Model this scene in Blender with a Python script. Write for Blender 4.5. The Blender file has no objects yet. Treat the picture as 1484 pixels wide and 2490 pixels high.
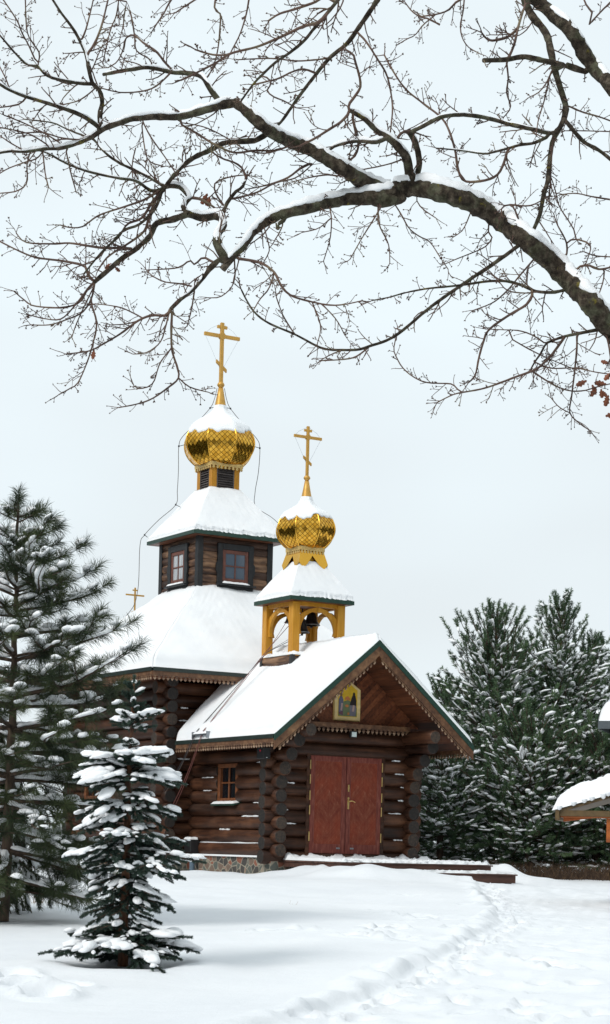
import bpy, math, random
import numpy as np
from mathutils import Vector, Matrix
PI = math.pi
rad = math.radians
RNG = random.Random(11)
NR = np.random.RandomState(5)
scene = bpy.context.scene
COL = scene.collection

# ------------------------------------------------------------------ camera model
F, HX, HY, ROLL, EYE = 4800.0, 742.0, 2065.0, rad(1.4), 1.6
CR, SR = math.cos(ROLL), math.sin(ROLL)

def at(px, py, Y):
    """World point at depth Y that is seen at (px, py) of the photograph (1484 x 2490 units)."""
    u, v = px - HX, HY - py
    return Vector(((u * CR - v * SR) / F * Y, Y, EYE + (u * SR + v * CR) / F * Y))

# ------------------------------------------------------------------ object helpers
def tag(o, label=None, cat=None, group=None, kind=None):
    if label: o['label'] = label
    if cat: o['category'] = cat
    if group: o['group'] = group
    if kind: o['kind'] = kind
    return o

def empty(name, loc=(0, 0, 0), rz=0.0):
    o = bpy.data.objects.new(name, None)
    COL.objects.link(o)
    o.location = loc
    o.rotation_euler = (0, 0, rz)
    o.empty_display_size = 0.3
    return o

def link(name, me, mats, parent=None):
    o = bpy.data.objects.new(name, me)
    COL.objects.link(o)
    for m in (mats if isinstance(mats, (list, tuple)) else [mats]):
        me.materials.append(m)
    if parent is not None:
        o.parent = parent
    return o

class MB:
    """Collects shapes, then links them as ONE mesh object."""
    def __init__(self):
        self.v, self.f, self.m, self.s, self.t = [], [], [], [], []
    def add(self, vs, fs, mat=0, smooth=False, tint=None):
        b = len(self.v)
        if tint is None: tint = 0.5
        for p in vs:
            self.v.append((p[0], p[1], p[2])); self.t.append(tint)
        for f in fs:
            self.f.append(tuple(b + i for i in f)); self.m.append(mat); self.s.append(smooth)
    def box(self, lo, hi, mat=0, tint=None):
        x0, y0, z0 = lo; x1, y1, z1 = hi
        self.add([(x0,y0,z0),(x1,y0,z0),(x1,y1,z0),(x0,y1,z0),(x0,y0,z1),(x1,y0,z1),(x1,y1,z1),(x0,y1,z1)],
                 [(0,3,2,1),(4,5,6,7),(0,1,5,4),(1,2,6,5),(2,3,7,6),(3,0,4,7)], mat, False, tint)
    def bbox(self, lo, hi, bev=0.008, mat=0, tint=None):
        """box with chamfered edges"""
        lo = Vector(lo); hi = Vector(hi); c = (lo + hi) / 2; h = (hi - lo) / 2
        b = min(bev, min(h) * 0.45)
        vs, idx = [], {}
        for sx in (-1, 1):
            for sy in (-1, 1):
                for sz in (-1, 1):
                    for ax in range(3):
                        p = [sx * (h.x - b), sy * (h.y - b), sz * (h.z - b)]
                        p[ax] = (sx, sy, sz)[ax] * h[ax]
                        idx[(sx, sy, sz, ax)] = len(vs); vs.append((c.x + p[0], c.y + p[1], c.z + p[2]))
        fs = []
        for ax in range(3):
            o1, o2 = [(1, 2), (2, 0), (0, 1)][ax]
            for s in (-1, 1):
                q = []
                for (a, bb) in ((-1, -1), (1, -1), (1, 1), (-1, 1)):
                    k = [0, 0, 0]; k[ax] = s; k[o1] = a; k[o2] = bb
                    q.append(idx[(*k, ax)])
                fs.append(tuple(q if s > 0 else q[::-1]))
        for ax in range(3):
            o1, o2 = [(1, 2), (2, 0), (0, 1)][ax]
            for s1 in (-1, 1):
                for s2 in (-1, 1):
                    k0 = [0, 0, 0]; k0[ax] = -1; k0[o1] = s1; k0[o2] = s2
                    k1 = list(k0); k1[ax] = 1
                    fs.append((idx[(*k0, o1)], idx[(*k1, o1)], idx[(*k1, o2)], idx[(*k0, o2)]))
        for sx in (-1, 1):
            for sy in (-1, 1):
                for sz in (-1, 1):
                    fs.append(tuple(idx[(sx, sy, sz, a)] for a in range(3)))
        self.add(vs, fs, mat, False, tint)
    def prism(self, poly, ext, mat=0, tint=None, smooth=False):
        """poly: 3-D points in one plane; ext: extrusion vector"""
        n = len(poly); e = Vector(ext)
        vs = [Vector(p) for p in poly] + [Vector(p) + e for p in poly]
        fs = [tuple(range(n))[::-1], tuple(range(n, 2 * n))] + [(i, (i + 1) % n, n + (i + 1) % n, n + i) for i in range(n)]
        self.add(vs, fs, mat, smooth, tint)
    def tube(self, pts, rr, sides=6, mat=0, caps=True, tint=None, capmat=None, jit=0.0):
        pts = [Vector(p) for p in pts]; n = len(pts)
        if not hasattr(rr, '__len__'): rr = [rr] * n
        t0 = (pts[1] - pts[0]).normalized()
        up = Vector((0, 0, 1)) if abs(t0.z) < 0.9 else Vector((1, 0, 0))
        x = t0.cross(up).normalized()
        vs = []
        for i in range(n):
            t = (pts[min(i + 1, n - 1)] - pts[max(i - 1, 0)])
            t = t.normalized() if t.length > 1e-9 else t0
            x = (x - t * x.dot(t))
            x = x.normalized() if x.length > 1e-6 else t.orthogonal().normalized()
            y = t.cross(x)
            for k in range(sides):
                a = 2 * PI * k / sides
                r = rr[i] * (1 + (RNG.uniform(-jit, jit) if jit else 0))
                vs.append(pts[i] + x * (math.cos(a) * r) + y * (math.sin(a) * r))
        fs = [(i*sides+k, i*sides+(k+1) % sides, (i+1)*sides+(k+1) % sides, (i+1)*sides+k) for i in range(n-1) for k in range(sides)]
        self.add(vs, fs, mat, True, tint)
        if caps:
            b = vs[:sides]; e = vs[-sides:]
            self.add(b, [tuple(range(sides))[::-1]], mat if capmat is None else capmat, False, tint)
            self.add(e, [tuple(range(sides))], mat if capmat is None else capmat, False, tint)
    def lathe(self, c, prof, n=32, mat=0, smooth=True, tint=None, caps=False, fac=None):
        """prof: list of (z, r); fac(angle) scales r"""
        vs = []
        for z, r in prof:
            for k in range(n):
                a = 2 * PI * k / n
                q = r * (fac(a) if fac else 1)
                vs.append((c[0] + q * math.cos(a), c[1] + q * math.sin(a), c[2] + z))
        m = len(prof)
        fs = [(i*n+k, i*n+(k+1) % n, (i+1)*n+(k+1) % n, (i+1)*n+k) for i in range(m-1) for k in range(n)]
        self.add(vs, fs, mat, smooth, tint)
        if caps:
            self.add(vs[:n], [tuple(range(n))[::-1]], mat, False, tint)
            self.add(vs[-n:], [tuple(range(n))], mat, False, tint)
    def build(self, name, mats, parent=None):
        me = bpy.data.meshes.new(name)
        me.from_pydata(self.v, [], self.f)
        me.polygons.foreach_set('material_index', self.m)
        me.polygons.foreach_set('use_smooth', self.s)
        a = me.attributes.new('tint', 'FLOAT', 'POINT')
        a.data.foreach_set('value', self.t)
        me.update()
        return link(name, me, mats, parent)

def fast_mesh(name, verts, faces, smooth=True, tint=None):
    """verts n x 3, faces m x k (k = 3 or 4) arrays"""
    verts = np.asarray(verts, dtype=np.float32); faces = np.asarray(faces, dtype=np.int32)
    me = bpy.data.meshes.new(name)
    me.vertices.add(len(verts)); me.vertices.foreach_set('co', verts.ravel())
    k = faces.shape[1]
    me.loops.add(faces.size); me.loops.foreach_set('vertex_index', faces.ravel())
    me.polygons.add(len(faces))
    me.polygons.foreach_set('loop_start', np.arange(0, faces.size, k, dtype=np.int32))
    me.polygons.foreach_set('loop_total', np.full(len(faces), k, dtype=np.int32))
    me.polygons.foreach_set('use_smooth', np.full(len(faces), smooth))
    if tint is not None:
        a = me.attributes.new('tint', 'FLOAT', 'POINT'); a.data.foreach_set('value', np.asarray(tint, dtype=np.float32))
    me.update(calc_edges=True)
    return me

class Wave:
    """smooth pseudo-noise in the plane, a sum of sines"""
    def __init__(self, seed, wl, n=14):
        r = np.random.RandomState(seed)
        a = r.uniform(0, 2 * PI, n); k = 2 * PI / (wl * r.uniform(0.6, 1.9, n))
        self.kx, self.ky, self.p = k * np.cos(a), k * np.sin(a), r.uniform(0, 2 * PI, n)
        self.n = n
    def __call__(self, x, y):
        x = np.asarray(x, dtype=float); y = np.asarray(y, dtype=float)
        s = np.zeros(np.broadcast(x, y).shape)
        for i in range(self.n): s = s + np.sin(self.kx[i] * x + self.ky[i] * y + self.p[i])
        return s / math.sqrt(self.n)

# ------------------------------------------------------------------ materials
class NT:
    def __init__(self, name):
        self.mat = bpy.data.materials.new(name); self.mat.use_nodes = True
        self.t = self.mat.node_tree; self.n = self.t.nodes; self.l = self.t.links
        self.b = self.n['Principled BSDF']
    def node(self, typ, **kw):
        n = self.n.new(typ)
        for k, v in kw.items(): setattr(n, k, v)
        return n
    def coord(self, scale=(1, 1, 1), rot=(0, 0, 0), kind='Object'):
        tc = self.node('ShaderNodeTexCoord'); mp = self.node('ShaderNodeMapping')
        mp.inputs['Scale'].default_value = scale; mp.inputs['Rotation'].default_value = rot
        self.l.new(tc.outputs[kind], mp.inputs['Vector'])
        return mp.outputs['Vector']
    def noise(self, vec, scale, detail=4, rough=0.55):
        n = self.node('ShaderNodeTexNoise'); n.inputs['Scale'].default_value = scale
        n.inputs['Detail'].default_value = detail; n.inputs['Roughness'].default_value = rough
        self.l.new(vec, n.inputs['Vector']); return n.outputs['Fac']
    def ramp(self, fac, stops):
        r = self.node('ShaderNodeValToRGB')
        while len(r.color_ramp.elements) < len(stops): r.color_ramp.elements.new(0.5)
        for e, (p, c) in zip(r.color_ramp.elements, stops):
            e.position = p; e.color = (*c, 1) if len(c) == 3 else c
        self.l.new(fac, r.inputs['Fac']); return r.outputs['Color']
    def mix(self, fac, a, b, mode='MIX'):
        m = self.node('ShaderNodeMix', data_type='RGBA', blend_type=mode)
        for sock, val in ((0, fac), (6, a), (7, b)):
            if hasattr(val, 'links'): self.l.new(val, m.inputs[sock])
            else: m.inputs[sock].default_value = val if sock == 0 else (*val, 1)
        return m.outputs[2]
    def math(self, op, a, b=0.0, c=0.0):
        m = self.node('ShaderNodeMath', operation=op)
        for i, val in enumerate((a, b, c)):
            if hasattr(val, 'links'): self.l.new(val, m.inputs[i])
            else: m.inputs[i].default_value = val
        return m.outputs[0]
    def attr(self, name='tint'):
        return self.node('ShaderNodeAttribute', attribute_name=name).outputs['Fac']
    def xyz(self, vec):
        s = self.node('ShaderNodeSeparateXYZ'); self.l.new(vec, s.inputs[0]); return s.outputs
    def color(self, c):
        if hasattr(c, 'links'): self.l.new(c, self.b.inputs['Base Color'])
        else: self.b.inputs['Base Color'].default_value = (*c, 1)
    def bump(self, h, strength=0.3, dist=0.01):
        bp = self.node('ShaderNodeBump'); bp.inputs['Strength'].default_value = strength; bp.inputs['Distance'].default_value = dist
        self.l.new(h, bp.inputs['Height']); self.l.new(bp.outputs['Normal'], self.b.inputs['Normal'])
    def set(self, rough=None, metal=None, spec=None):
        if rough is not None:
            if hasattr(rough, 'links'): self.l.new(rough, self.b.inputs['Roughness'])
            else: self.b.inputs['Roughness'].default_value = rough
        if metal is not None: self.b.inputs['Metallic'].default_value = metal
        if spec is not None: self.b.inputs['Specular IOR Level'].default_value = spec

def wood(name, dark, mid, light, scale=(1, 1, 1), rough=0.55, ns=6.0, tint=True, bump=0.25, spec=0.4):
    """stained timber with grain stretched by scale (small value = along the grain)"""
    t = NT(name)
    v = t.coord(scale)
    n1 = t.noise(v, ns, 6, 0.6); n2 = t.noise(t.coord(), 1.7, 3)
    f = t.math('ADD', t.math('MULTIPLY', n1, 0.75), t.math('MULTIPLY', n2, 0.25))
    if tint: f = t.math('ADD', f, t.math('MULTIPLY', t.math('SUBTRACT', t.attr(), 0.5), 0.28))
    t.color(t.ramp(f, [(0.30, dark), (0.5, mid), (0.72, light)]))
    t.set(rough=rough, spec=spec); t.bump(n1, bump, 0.012)
    return t.mat

def log_wood(name, stops, scale):
    t = NT(name)
    v = t.coord(scale); fine = t.coord(tuple(s * (0.35 if s < 1 else 1) for s in scale))
    n1 = t.noise(v, 9, 7, 0.65); n2 = t.noise(t.coord(), 1.9, 4); n3 = t.noise(fine, 46, 3, 0.5); n4 = t.noise(t.coord(), 7.5, 2, 0.4)
    fct = t.math('ADD', t.math('ADD', t.math('MULTIPLY', n1, 0.62), t.math('MULTIPLY', n2, 0.38)), t.math('MULTIPLY', t.math('SUBTRACT', t.attr(), 0.5), 0.15))
    col = t.ramp(fct, stops)
    crack = t.ramp(n3, [(0.30, (1, 1, 1)), (0.38, (0, 0, 0))]); knot = t.ramp(n4, [(0.70, (0, 0, 0)), (0.78, (1, 1, 1))])
    col = t.mix(t.math('MULTIPLY', crack, 0.75), col, (0.008, 0.004, 0.003)); col = t.mix(t.math('MULTIPLY', knot, 0.6), col, (0.016, 0.007, 0.005))
    grey = t.ramp(t.noise(t.coord(scale), 3.1, 4), [(0.55, (0, 0, 0)), (0.75, (1, 1, 1))])
    col = t.mix(t.math('MULTIPLY', grey, 0.35), col, (0.085, 0.068, 0.058))
    t.color(col); t.set(rough=t.math('ADD', 0.36, t.math('MULTIPLY', n1, 0.25)), spec=0.25)
    t.bump(t.math('SUBTRACT', n1, t.math('MULTIPLY', crack, 0.6)), 0.4, 0.012)
    return t.mat

def plain(name, c, rough=0.5, metal=0.0, vary=0.15, ns=9.0, bump=0.0, spec=0.5):
    t = NT(name)
    n = t.noise(t.coord(), ns, 5)
    t.color(t.ramp(n, [(0.3, tuple(x * (1 - vary) for x in c)), (0.7, tuple(min(1, x * (1 + vary)) for x in c))]))
    t.set(rough=rough, metal=metal, spec=spec)
    if bump: t.bump(n, bump, 0.01)
    return t.mat

M = {}
def make_materials():
    t = NT('snow')
    v = t.coord()
    n1 = t.noise(v, 2.2, 5); n2 = t.noise(v, 34.0, 5, 0.65)
    t.color(t.ramp(n1, [(0.3, (0.84, 0.86, 0.88)), (0.7, (0.89, 0.90, 0.91))]))
    t.set(rough=0.62, spec=0.25)
    t.bump(t.math('ADD', t.math('MULTIPLY', n1, 0.6), t.math('MULTIPLY', n2, 0.4)), 0.35, 0.03)
    M['snow'] = t.mat
    t = NT('ground_snow')
    v = t.coord()
    n1 = t.noise(v, 0.55, 5); n2 = t.noise(v, 11.0, 7, 0.7); n3 = t.noise(v, 60.0, 4, 0.6)
    t.color(t.ramp(n1, [(0.3, (0.755, 0.78, 0.81)), (0.7, (0.825, 0.845, 0.865))]))
    t.set(rough=0.65, spec=0.25)
    h = t.math('ADD', t.math('MULTIPLY', n1, 0.5), t.math('ADD', t.math('MULTIPLY', n2, 0.35), t.math('MULTIPLY', n3, 0.12)))
    t.bump(h, 0.5, 0.05)
    M['ground_snow'] = t.mat
    D, Md, Lt = (0.011, 0.0048, 0.0032), (0.052, 0.0205, 0.0108), (0.145, 0.062, 0.031)
    M['log_a'] = log_wood('log_along_front', [(0.30, D), (0.5, Md), (0.72, Lt)], (0.10, 1, 1))
    M['log_b'] = log_wood('log_along_side', [(0.30, D), (0.5, Md), (0.72, Lt)], (1, 0.10, 1))
    # end grain of the logs: grey brown with rings and checks
    t = NT('log_end')
    v = t.coord()
    n = t.noise(v, 22, 5)
    t.color(t.ramp(t.math('ADD', t.math('MULTIPLY', n, 0.7), t.math('MULTIPLY', t.attr(), 0.3)), [(0.3, (0.009, 0.007, 0.006)), (0.52, (0.026, 0.019, 0.015)), (0.75, (0.075, 0.048, 0.031))]))
    t.set(rough=0.7); t.bump(n, 0.4, 0.02); M['log_end'] = t.mat
    M['plank'] = wood('gable_plank', (0.045, 0.014, 0.007), (0.15, 0.045, 0.018), (0.28, 0.095, 0.038), (1, 0.08, 1), 0.5, 14)
    M['board'] = wood('weathered_board', (0.05, 0.022, 0.012), (0.14, 0.066, 0.033), (0.27, 0.145, 0.07), (0.5, 0.5, 0.5), 0.6, 16)
    M['lace'] = wood('lace_board', (0.06, 0.028, 0.016), (0.12, 0.06, 0.033), (0.22, 0.13, 0.07), (1, 1, 1), 0.6, 12)
    M['lace_tip'] = wood('lace_tip', (0.14, 0.08, 0.05), (0.27, 0.17, 0.11), (0.42, 0.29, 0.20), (1, 1, 1), 0.6, 12)
    M['soffit'] = wood('soffit_plank', (0.040, 0.015, 0.008), (0.13, 0.043, 0.019), (0.24, 0.09, 0.04), (1, 0.08, 1), 0.5, 11)
    M['siding'] = wood('tower_siding', (0.022, 0.011, 0.0075), (0.07, 0.034, 0.021), (0.30, 0.17, 0.095), (0.35, 0.35, 2.2), 0.6, 7)
    M['dark_trim'] = plain('charcoal_trim', (0.013, 0.014, 0.016), 0.5, vary=0.35)
    M['green'] = plain('dark_green_metal', (0.018, 0.05, 0.036), 0.42, vary=0.2)
    M['dark_green'] = plain('green_black_metal', (0.012, 0.022, 0.018), 0.45, vary=0.3)
    M['red_frame'] = plain('red_brown_frame', (0.14, 0.05, 0.034), 0.5, vary=0.3)
    M['orange_frame'] = plain('orange_brown_frame', (0.17, 0.056, 0.018), 0.5, vary=0.3)
    M['ochre'] = wood('ochre_paint', (0.36, 0.15, 0.008), (0.50, 0.22, 0.012), (0.60, 0.29, 0.03), (3, 3, 0.4), 0.5, 5, bump=0.12)
    t = NT('gold_leaf')
    n = t.noise(t.coord(), 7.0, 3)
    t.color(t.mix(t.math('MULTIPLY', t.attr(), 0.75), (0.52, 0.25, 0.022), (0.92, 0.53, 0.085)))
    t.set(rough=t.math('ADD', 0.13, t.math('MULTIPLY', n, 0.16)), metal=1.0); t.bump(n, 0.05, 0.02); M['gold'] = t.mat
    M['gold_seam'] = plain('gold_seam', (0.13, 0.07, 0.012), 0.4, metal=0.8)
    M['gold_paint'] = plain('gold_paint', (0.58, 0.32, 0.065), 0.42, metal=0.35, vary=0.12)
    M['pale_gold'] = plain('pale_gold', (0.66, 0.47, 0.18), 0.5, metal=0.3, vary=0.2)
    M['bell'] = plain('bell_bronze', (0.035, 0.033, 0.034), 0.38, metal=0.7, vary=0.3)
    t = NT('window_pane'); t.color((0.10, 0.13, 0.17)); t.set(rough=0.06, spec=0.9); M['pane'] = t.mat
    t = NT('curtained_pane'); n = t.noise(t.coord((6, 6, 0.5)), 3.0, 2)
    t.color(t.ramp(n, [(0.35, (0.30, 0.33, 0.36)), (0.65, (0.62, 0.64, 0.66))])); t.set(rough=0.12, spec=0.8); M['pane_curtain'] = t.mat
    t = NT('dark_pane'); t.color((0.006, 0.008, 0.011)); t.set(rough=0.08, spec=0.5); M['pane_dark'] = t.mat
    M['black'] = plain('black_plastic', (0.012, 0.012, 0.013), 0.5)
    M['white_lamp'] = plain('lamp_glass', (0.62, 0.70, 0.68), 0.2)
    M['red_mark'] = plain('red_mark', (0.55, 0.02, 0.05), 0.4)
    M['brass'] = plain('brass', (0.72, 0.52, 0.20), 0.3, metal=0.7)
    M['cable'] = plain('grey_cable', (0.10, 0.085, 0.08), 0.6)
    M['cable_dark'] = plain('dark_cable', (0.03, 0.03, 0.035), 0.6)
    M['cable_red'] = plain('red_rope', (0.17, 0.055, 0.045), 0.7)
    M['steel'] = plain('grey_steel', (0.25, 0.27, 0.29), 0.4, metal=0.6)
    M['pipe'] = plain('blue_grey_pipe', (0.10, 0.15, 0.20), 0.45)
    M['louvre'] = wood('grey_louvre', (0.03, 0.025, 0.024), (0.085, 0.07, 0.066), (0.16, 0.14, 0.13), (0.3, 0.3, 3), 0.6, 8)
    # door: red-brown chevron boards (pattern of the boards themselves)
    t = NT('chevron_door')
    xs = t.xyz(t.coord())
    zig = t.math('ADD', t.math('ABSOLUTE', t.math('SUBTRACT', xs[2], 1.17)), t.math('MULTIPLY', t.math('ABSOLUTE', t.math('SUBTRACT', t.math('ABSOLUTE', xs[0]), 0.0)), 1.15))
    wv = t.node('ShaderNodeCombineXYZ'); t.l.new(t.math('MULTIPLY', zig, 42.0), wv.inputs[0]); t.l.new(t.math('MULTIPLY', t.math('SUBTRACT', xs[2], xs[0]), 5.0), wv.inputs[1])
    cell = t.math('FRACT', t.math('MULTIPLY', zig, 11.0))
    wn = t.node('ShaderNodeTexWhiteNoise', noise_dimensions='1D')
    t.l.new(t.math('FLOOR', t.math('MULTIPLY', zig, 11.0)), wn.inputs['W'])
    groove = t.math('LESS_THAN', t.math('ABSOLUTE', t.math('SUBTRACT', cell, 0.5)), 0.44)
    wear = t.math('ADD', t.math('MULTIPLY', t.noise(t.coord((5, 1, 2.0)), 3.0, 8, 0.75), 0.60), t.math('MULTIPLY', t.noise(wv.outputs[0], 1.0, 6, 0.7), 0.40))
    big = t.noise(t.coord(), 1.4, 3)
    c = t.ramp(t.math('ADD', t.math('MULTIPLY', wear, 0.96), t.math('MULTIPLY', wn.outputs['Value'], 0.05)),
               [(0.32, (0.085, 0.018, 0.013)), (0.46, (0.165, 0.033, 0.018)), (0.57, (0.21, 0.058, 0.033)), (0.68, (0.37, 0.175, 0.11))])
    c = t.mix(t.math('MULTIPLY', t.ramp(big, [(0.45, (0, 0, 0)), (0.7, (1, 1, 1))]), 0.65), c, (0.30, 0.048, 0.018))
    c = t.mix(t.math('MULTIPLY', t.math('SUBTRACT', 1.0, groove), 0.18), c, (0.06, 0.012, 0.009))
    t.color(c); t.set(rough=0.5, spec=0.2); t.bump(t.math('ADD', groove, wear), 0.3, 0.006); M['door'] = t.mat
    M['door_rail'] = wood('door_rail', (0.09, 0.018, 0.013), (0.16, 0.033, 0.022), (0.27, 0.09, 0.06), (3, 1, 0.6), 0.46, 7)
    # rubble stone plinth with pale joints
    t = NT('rubble_stone')
    v = t.coord((1, 1, 1.25))
    vo = t.node('ShaderNodeTexVoronoi', feature='DISTANCE_TO_EDGE'); vo.inputs['Scale'].default_value = 5.2; t.l.new(v, vo.inputs['Vector'])
    vc = t.node('ShaderNodeTexVoronoi'); vc.inputs['Scale'].default_value = 5.2; t.l.new(v, vc.inputs['Vector'])
    sx = t.xyz(vc.outputs['Color'])
    st = t.ramp(sx[0], [(0.0, (0.06, 0.055, 0.05)), (0.3, (0.17, 0.12, 0.09)), (0.55, (0.24, 0.09, 0.055)), (0.75, (0.10, 0.11, 0.095)), (1.0, (0.22, 0.17, 0.13))])
    st.node.color_ramp.interpolation = 'CONSTANT'
    t.color(t.mix(t.ramp(vo.outputs['Distance'], [(0.03, (1, 1, 1)), (0.07, (0, 0, 0))]), st, (0.30, 0.27, 0.21)))
    t.bump(vo.outputs['Distance'], 0.5, 0.05); t.set(rough=0.8); M['stone'] = t.mat
    # trees
    t = NT('oak_bark')
    v = t.coord(); n = t.noise(v, 22, 6, 0.65); n2 = t.noise(v, 9, 4); n3 = t.noise(v, 13, 4)
    c = t.ramp(n, [(0.36, (0.014, 0.010, 0.007)), (0.52, (0.05, 0.038, 0.026)), (0.70, (0.14, 0.115, 0.085))])
    c = t.mix(t.ramp(n2, [(0.50, (0, 0, 0)), (0.62, (1, 1, 1))]), c, t.ramp(n, [(0.35, (0.035, 0.032, 0.017)), (0.65, (0.115, 0.115, 0.075))]))
    c = t.mix(t.math('MULTIPLY', t.ramp(n3, [(0.64, (0, 0, 0)), (0.70, (1, 1, 1))]), 0.6), c, (0.20, 0.165, 0.022))
    t.color(c); t.set(rough=0.85, spec=0.2); t.bump(n, 0.9, 0.02); M['oak_bark'] = t.mat
    t = NT('oak_twig')
    n = t.noise(t.coord(), 6, 4)
    t.color(t.ramp(n, [(0.35, (0.06, 0.036, 0.028)), (0.55, (0.125, 0.074, 0.055)), (0.72, (0.18, 0.145, 0.085))])); t.set(rough=0.7, spec=0.3); M['oak_twig'] = t.mat
    M['dry_leaf'] = plain('dry_leaf', (0.20, 0.06, 0.025), 0.7, vary=0.3)
    t = NT('bark'); n = t.noise(t.coord((1, 1, 0.4)), 18, 6)
    t.color(t.ramp(n, [(0.35, (0.03, 0.018, 0.012)), (0.6, (0.085, 0.055, 0.036)), (0.75, (0.15, 0.10, 0.07))])); t.set(rough=0.85); t.bump(n, 0.6, 0.02); M['bark'] = t.mat
    t = NT('orange_bark'); n = t.noise(t.coord((1, 1, 0.4)), 16, 6)
    t.color(t.ramp(n, [(0.35, (0.05, 0.02, 0.01)), (0.6, (0.15, 0.06, 0.024)), (0.75, (0.24, 0.11, 0.04))])); t.set(rough=0.8); t.bump(n, 0.5, 0.02); M['orange_bark'] = t.mat
    for nm, d, l in (('needle_pine', (0.016, 0.030, 0.014), (0.075, 0.095, 0.034)), ('needle_spruce', (0.013, 0.030, 0.022), (0.065, 0.105, 0.078)),
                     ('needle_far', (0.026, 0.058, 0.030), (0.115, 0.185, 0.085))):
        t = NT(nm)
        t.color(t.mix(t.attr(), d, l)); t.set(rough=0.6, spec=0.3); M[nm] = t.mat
    M['dry_stem'] = plain('dry_stem', (0.30, 0.20, 0.11), 0.8, vary=0.4)
    t = NT('brush'); n = t.noise(t.coord((1, 1, .3)), 16, 5)
    t.color(t.ramp(n, [(0.3, (0.02, 0.013, 0.009)), (0.52, (0.065, 0.036, 0.02)), (0.72, (0.20, 0.12, 0.06))])); t.set(rough=0.85); M['brush'] = t.mat
    M['shelter_wood'] = wood('shelter_wood', (0.18, 0.04, 0.008), (0.34, 0.085, 0.013), (0.46, 0.13, 0.022), (0.2, 1, 1), 0.5, 9)
    M['shelter_dark'] = wood('shelter_dark', (0.05, 0.03, 0.012), (0.09, 0.055, 0.02), (0.13, 0.08, 0.03), (1, 1, 1), 0.6, 9)
    M['grey_metal'] = plain('grey_metal', (0.07, 0.085, 0.095), 0.5, vary=0.2)
    M['house_wall'] = plain('render_wall', (0.5, 0.47, 0.42), 0.8, vary=0.06)
    M['deck'] = wood('deck_board', (0.045, 0.020, 0.014), (0.09, 0.040, 0.028), (0.15, 0.075, 0.052), (0.15, 1, 1), 0.6, 10)
    M['wood_unseen'] = plain('unseen_wood', (0.06, 0.068, 0.055), 0.9, vary=0.5, ns=0.6)  # for the unseen woods added as dark reflections in the domes
make_materials()
# ------------------------------------------------------------------ camera, light, sky
cam_d = bpy.data.cameras.new('camera'); cam = bpy.data.objects.new('camera', cam_d); COL.objects.link(cam)
cam.location = (0, 0, EYE); cam.rotation_euler = (PI / 2, -ROLL, 0)
cam_d.sensor_fit = 'VERTICAL'; cam_d.sensor_height = 36; cam_d.sensor_width = 24; cam_d.lens = F / 2490 * 36
cam_d.shift_y = (HY - 1245) / 2490; cam_d.clip_start = 0.1; cam_d.clip_end = 5000
scene.camera = cam

SUN_EL, SUN_AZ = rad(42), rad(-46)          # azimuth from the view axis, negative = to the left, behind the camera
sun_d = bpy.data.lights.new('sun', 'SUN'); sun = bpy.data.objects.new('sun', sun_d); COL.objects.link(sun)
sun_d.energy = SUN_E = 1.7; sun_d.angle = rad(20); sun_d.color = (1.0, 0.97, 0.93)
sd = Vector((math.sin(SUN_AZ) * math.cos(SUN_EL), -math.cos(SUN_AZ) * math.cos(SUN_EL), math.sin(SUN_EL)))
sun.rotation_euler = sd.to_track_quat('Z', 'Y').to_euler()

w = bpy.data.worlds.new('World'); scene.world = w; w.use_nodes = True
nt = w.node_tree; bg = nt.nodes['Background']; bg.inputs['Strength'].default_value = 0.1
sky = nt.nodes.new('ShaderNodeTexSky'); sky.sky_type = 'NISHITA'; sky.sun_disc = False
sky.sun_elevation = SUN_EL; sky.sun_rotation = math.atan2(sd.x, sd.y)
tc = nt.nodes.new('ShaderNodeTexCoord'); mp = nt.nodes.new('ShaderNodeMapping'); mp.inputs['Scale'].default_value = (1, 1, 2.2)
nz = nt.nodes.new('ShaderNodeTexNoise'); nz.inputs['Scale'].default_value = 2.6; nz.inputs['Detail'].default_value = 3; nz.inputs['Roughness'].default_value = 0.45
nt.links.new(tc.outputs['Generated'], mp.inputs['Vector']); nt.links.new(mp.outputs['Vector'], nz.inputs['Vector'])
rp = nt.nodes.new('ShaderNodeValToRGB')
rp.color_ramp.elements[0].position = 0.36; rp.color_ramp.elements[0].color = (7.1, 7.65, 7.9, 1)
rp.color_ramp.elements[1].position = 0.58; rp.color_ramp.elements[1].color = (7.8, 8.65, 9.0, 1)
nt.links.new(nz.outputs['Fac'], rp.inputs['Fac'])
mx = nt.nodes.new('ShaderNodeMix'); mx.data_type = 'RGBA'; mx.inputs[0].default_value = 0.95
nt.links.new(sky.outputs['Color'], mx.inputs[6]); nt.links.new(rp.outputs['Color'], mx.inputs[7])
nt.links.new(mx.outputs[2], bg.inputs['Color'])
scene.view_settings.view_transform = 'Standard'; scene.view_settings.look = 'None'
scene.view_settings.exposure = 0.20; scene.view_settings.gamma = 1.0

# ------------------------------------------------------------------ ground
TH = rad(31.0); CT, ST = math.cos(TH), math.sin(TH)
P0 = Vector((-0.674, 42.0, 1.39))           # the church's near corner
def local(a, b): return P0.x + CT * a - ST * b, P0.y + ST * a + CT * b

gw1, gw2, gw3, gw4 = Wave(1, 9.0), Wave(2, 2.4), Wave(3, 0.8), Wave(4, 0.33)
def base_ground(x, y):
    yy = np.clip(y, -40, 60)
    s = 0.0255 * np.where(yy < 35, yy, 35 + 6 * (1 - np.exp(-(yy - 35) / 6)))
    return np.where(yy < 0, 0.027 * yy * 0.3, s)
def hit(px, py):
    """point of the untouched ground seen at a place of the photograph"""
    lo, hi = 3.0, 120.0
    for _ in range(60):
        m = (lo + hi) / 2; p = at(px, py, m)
        if p.z > float(base_ground(p.x, p.y)): lo = m
        else: hi = m
    return at(px, py, lo)

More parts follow.
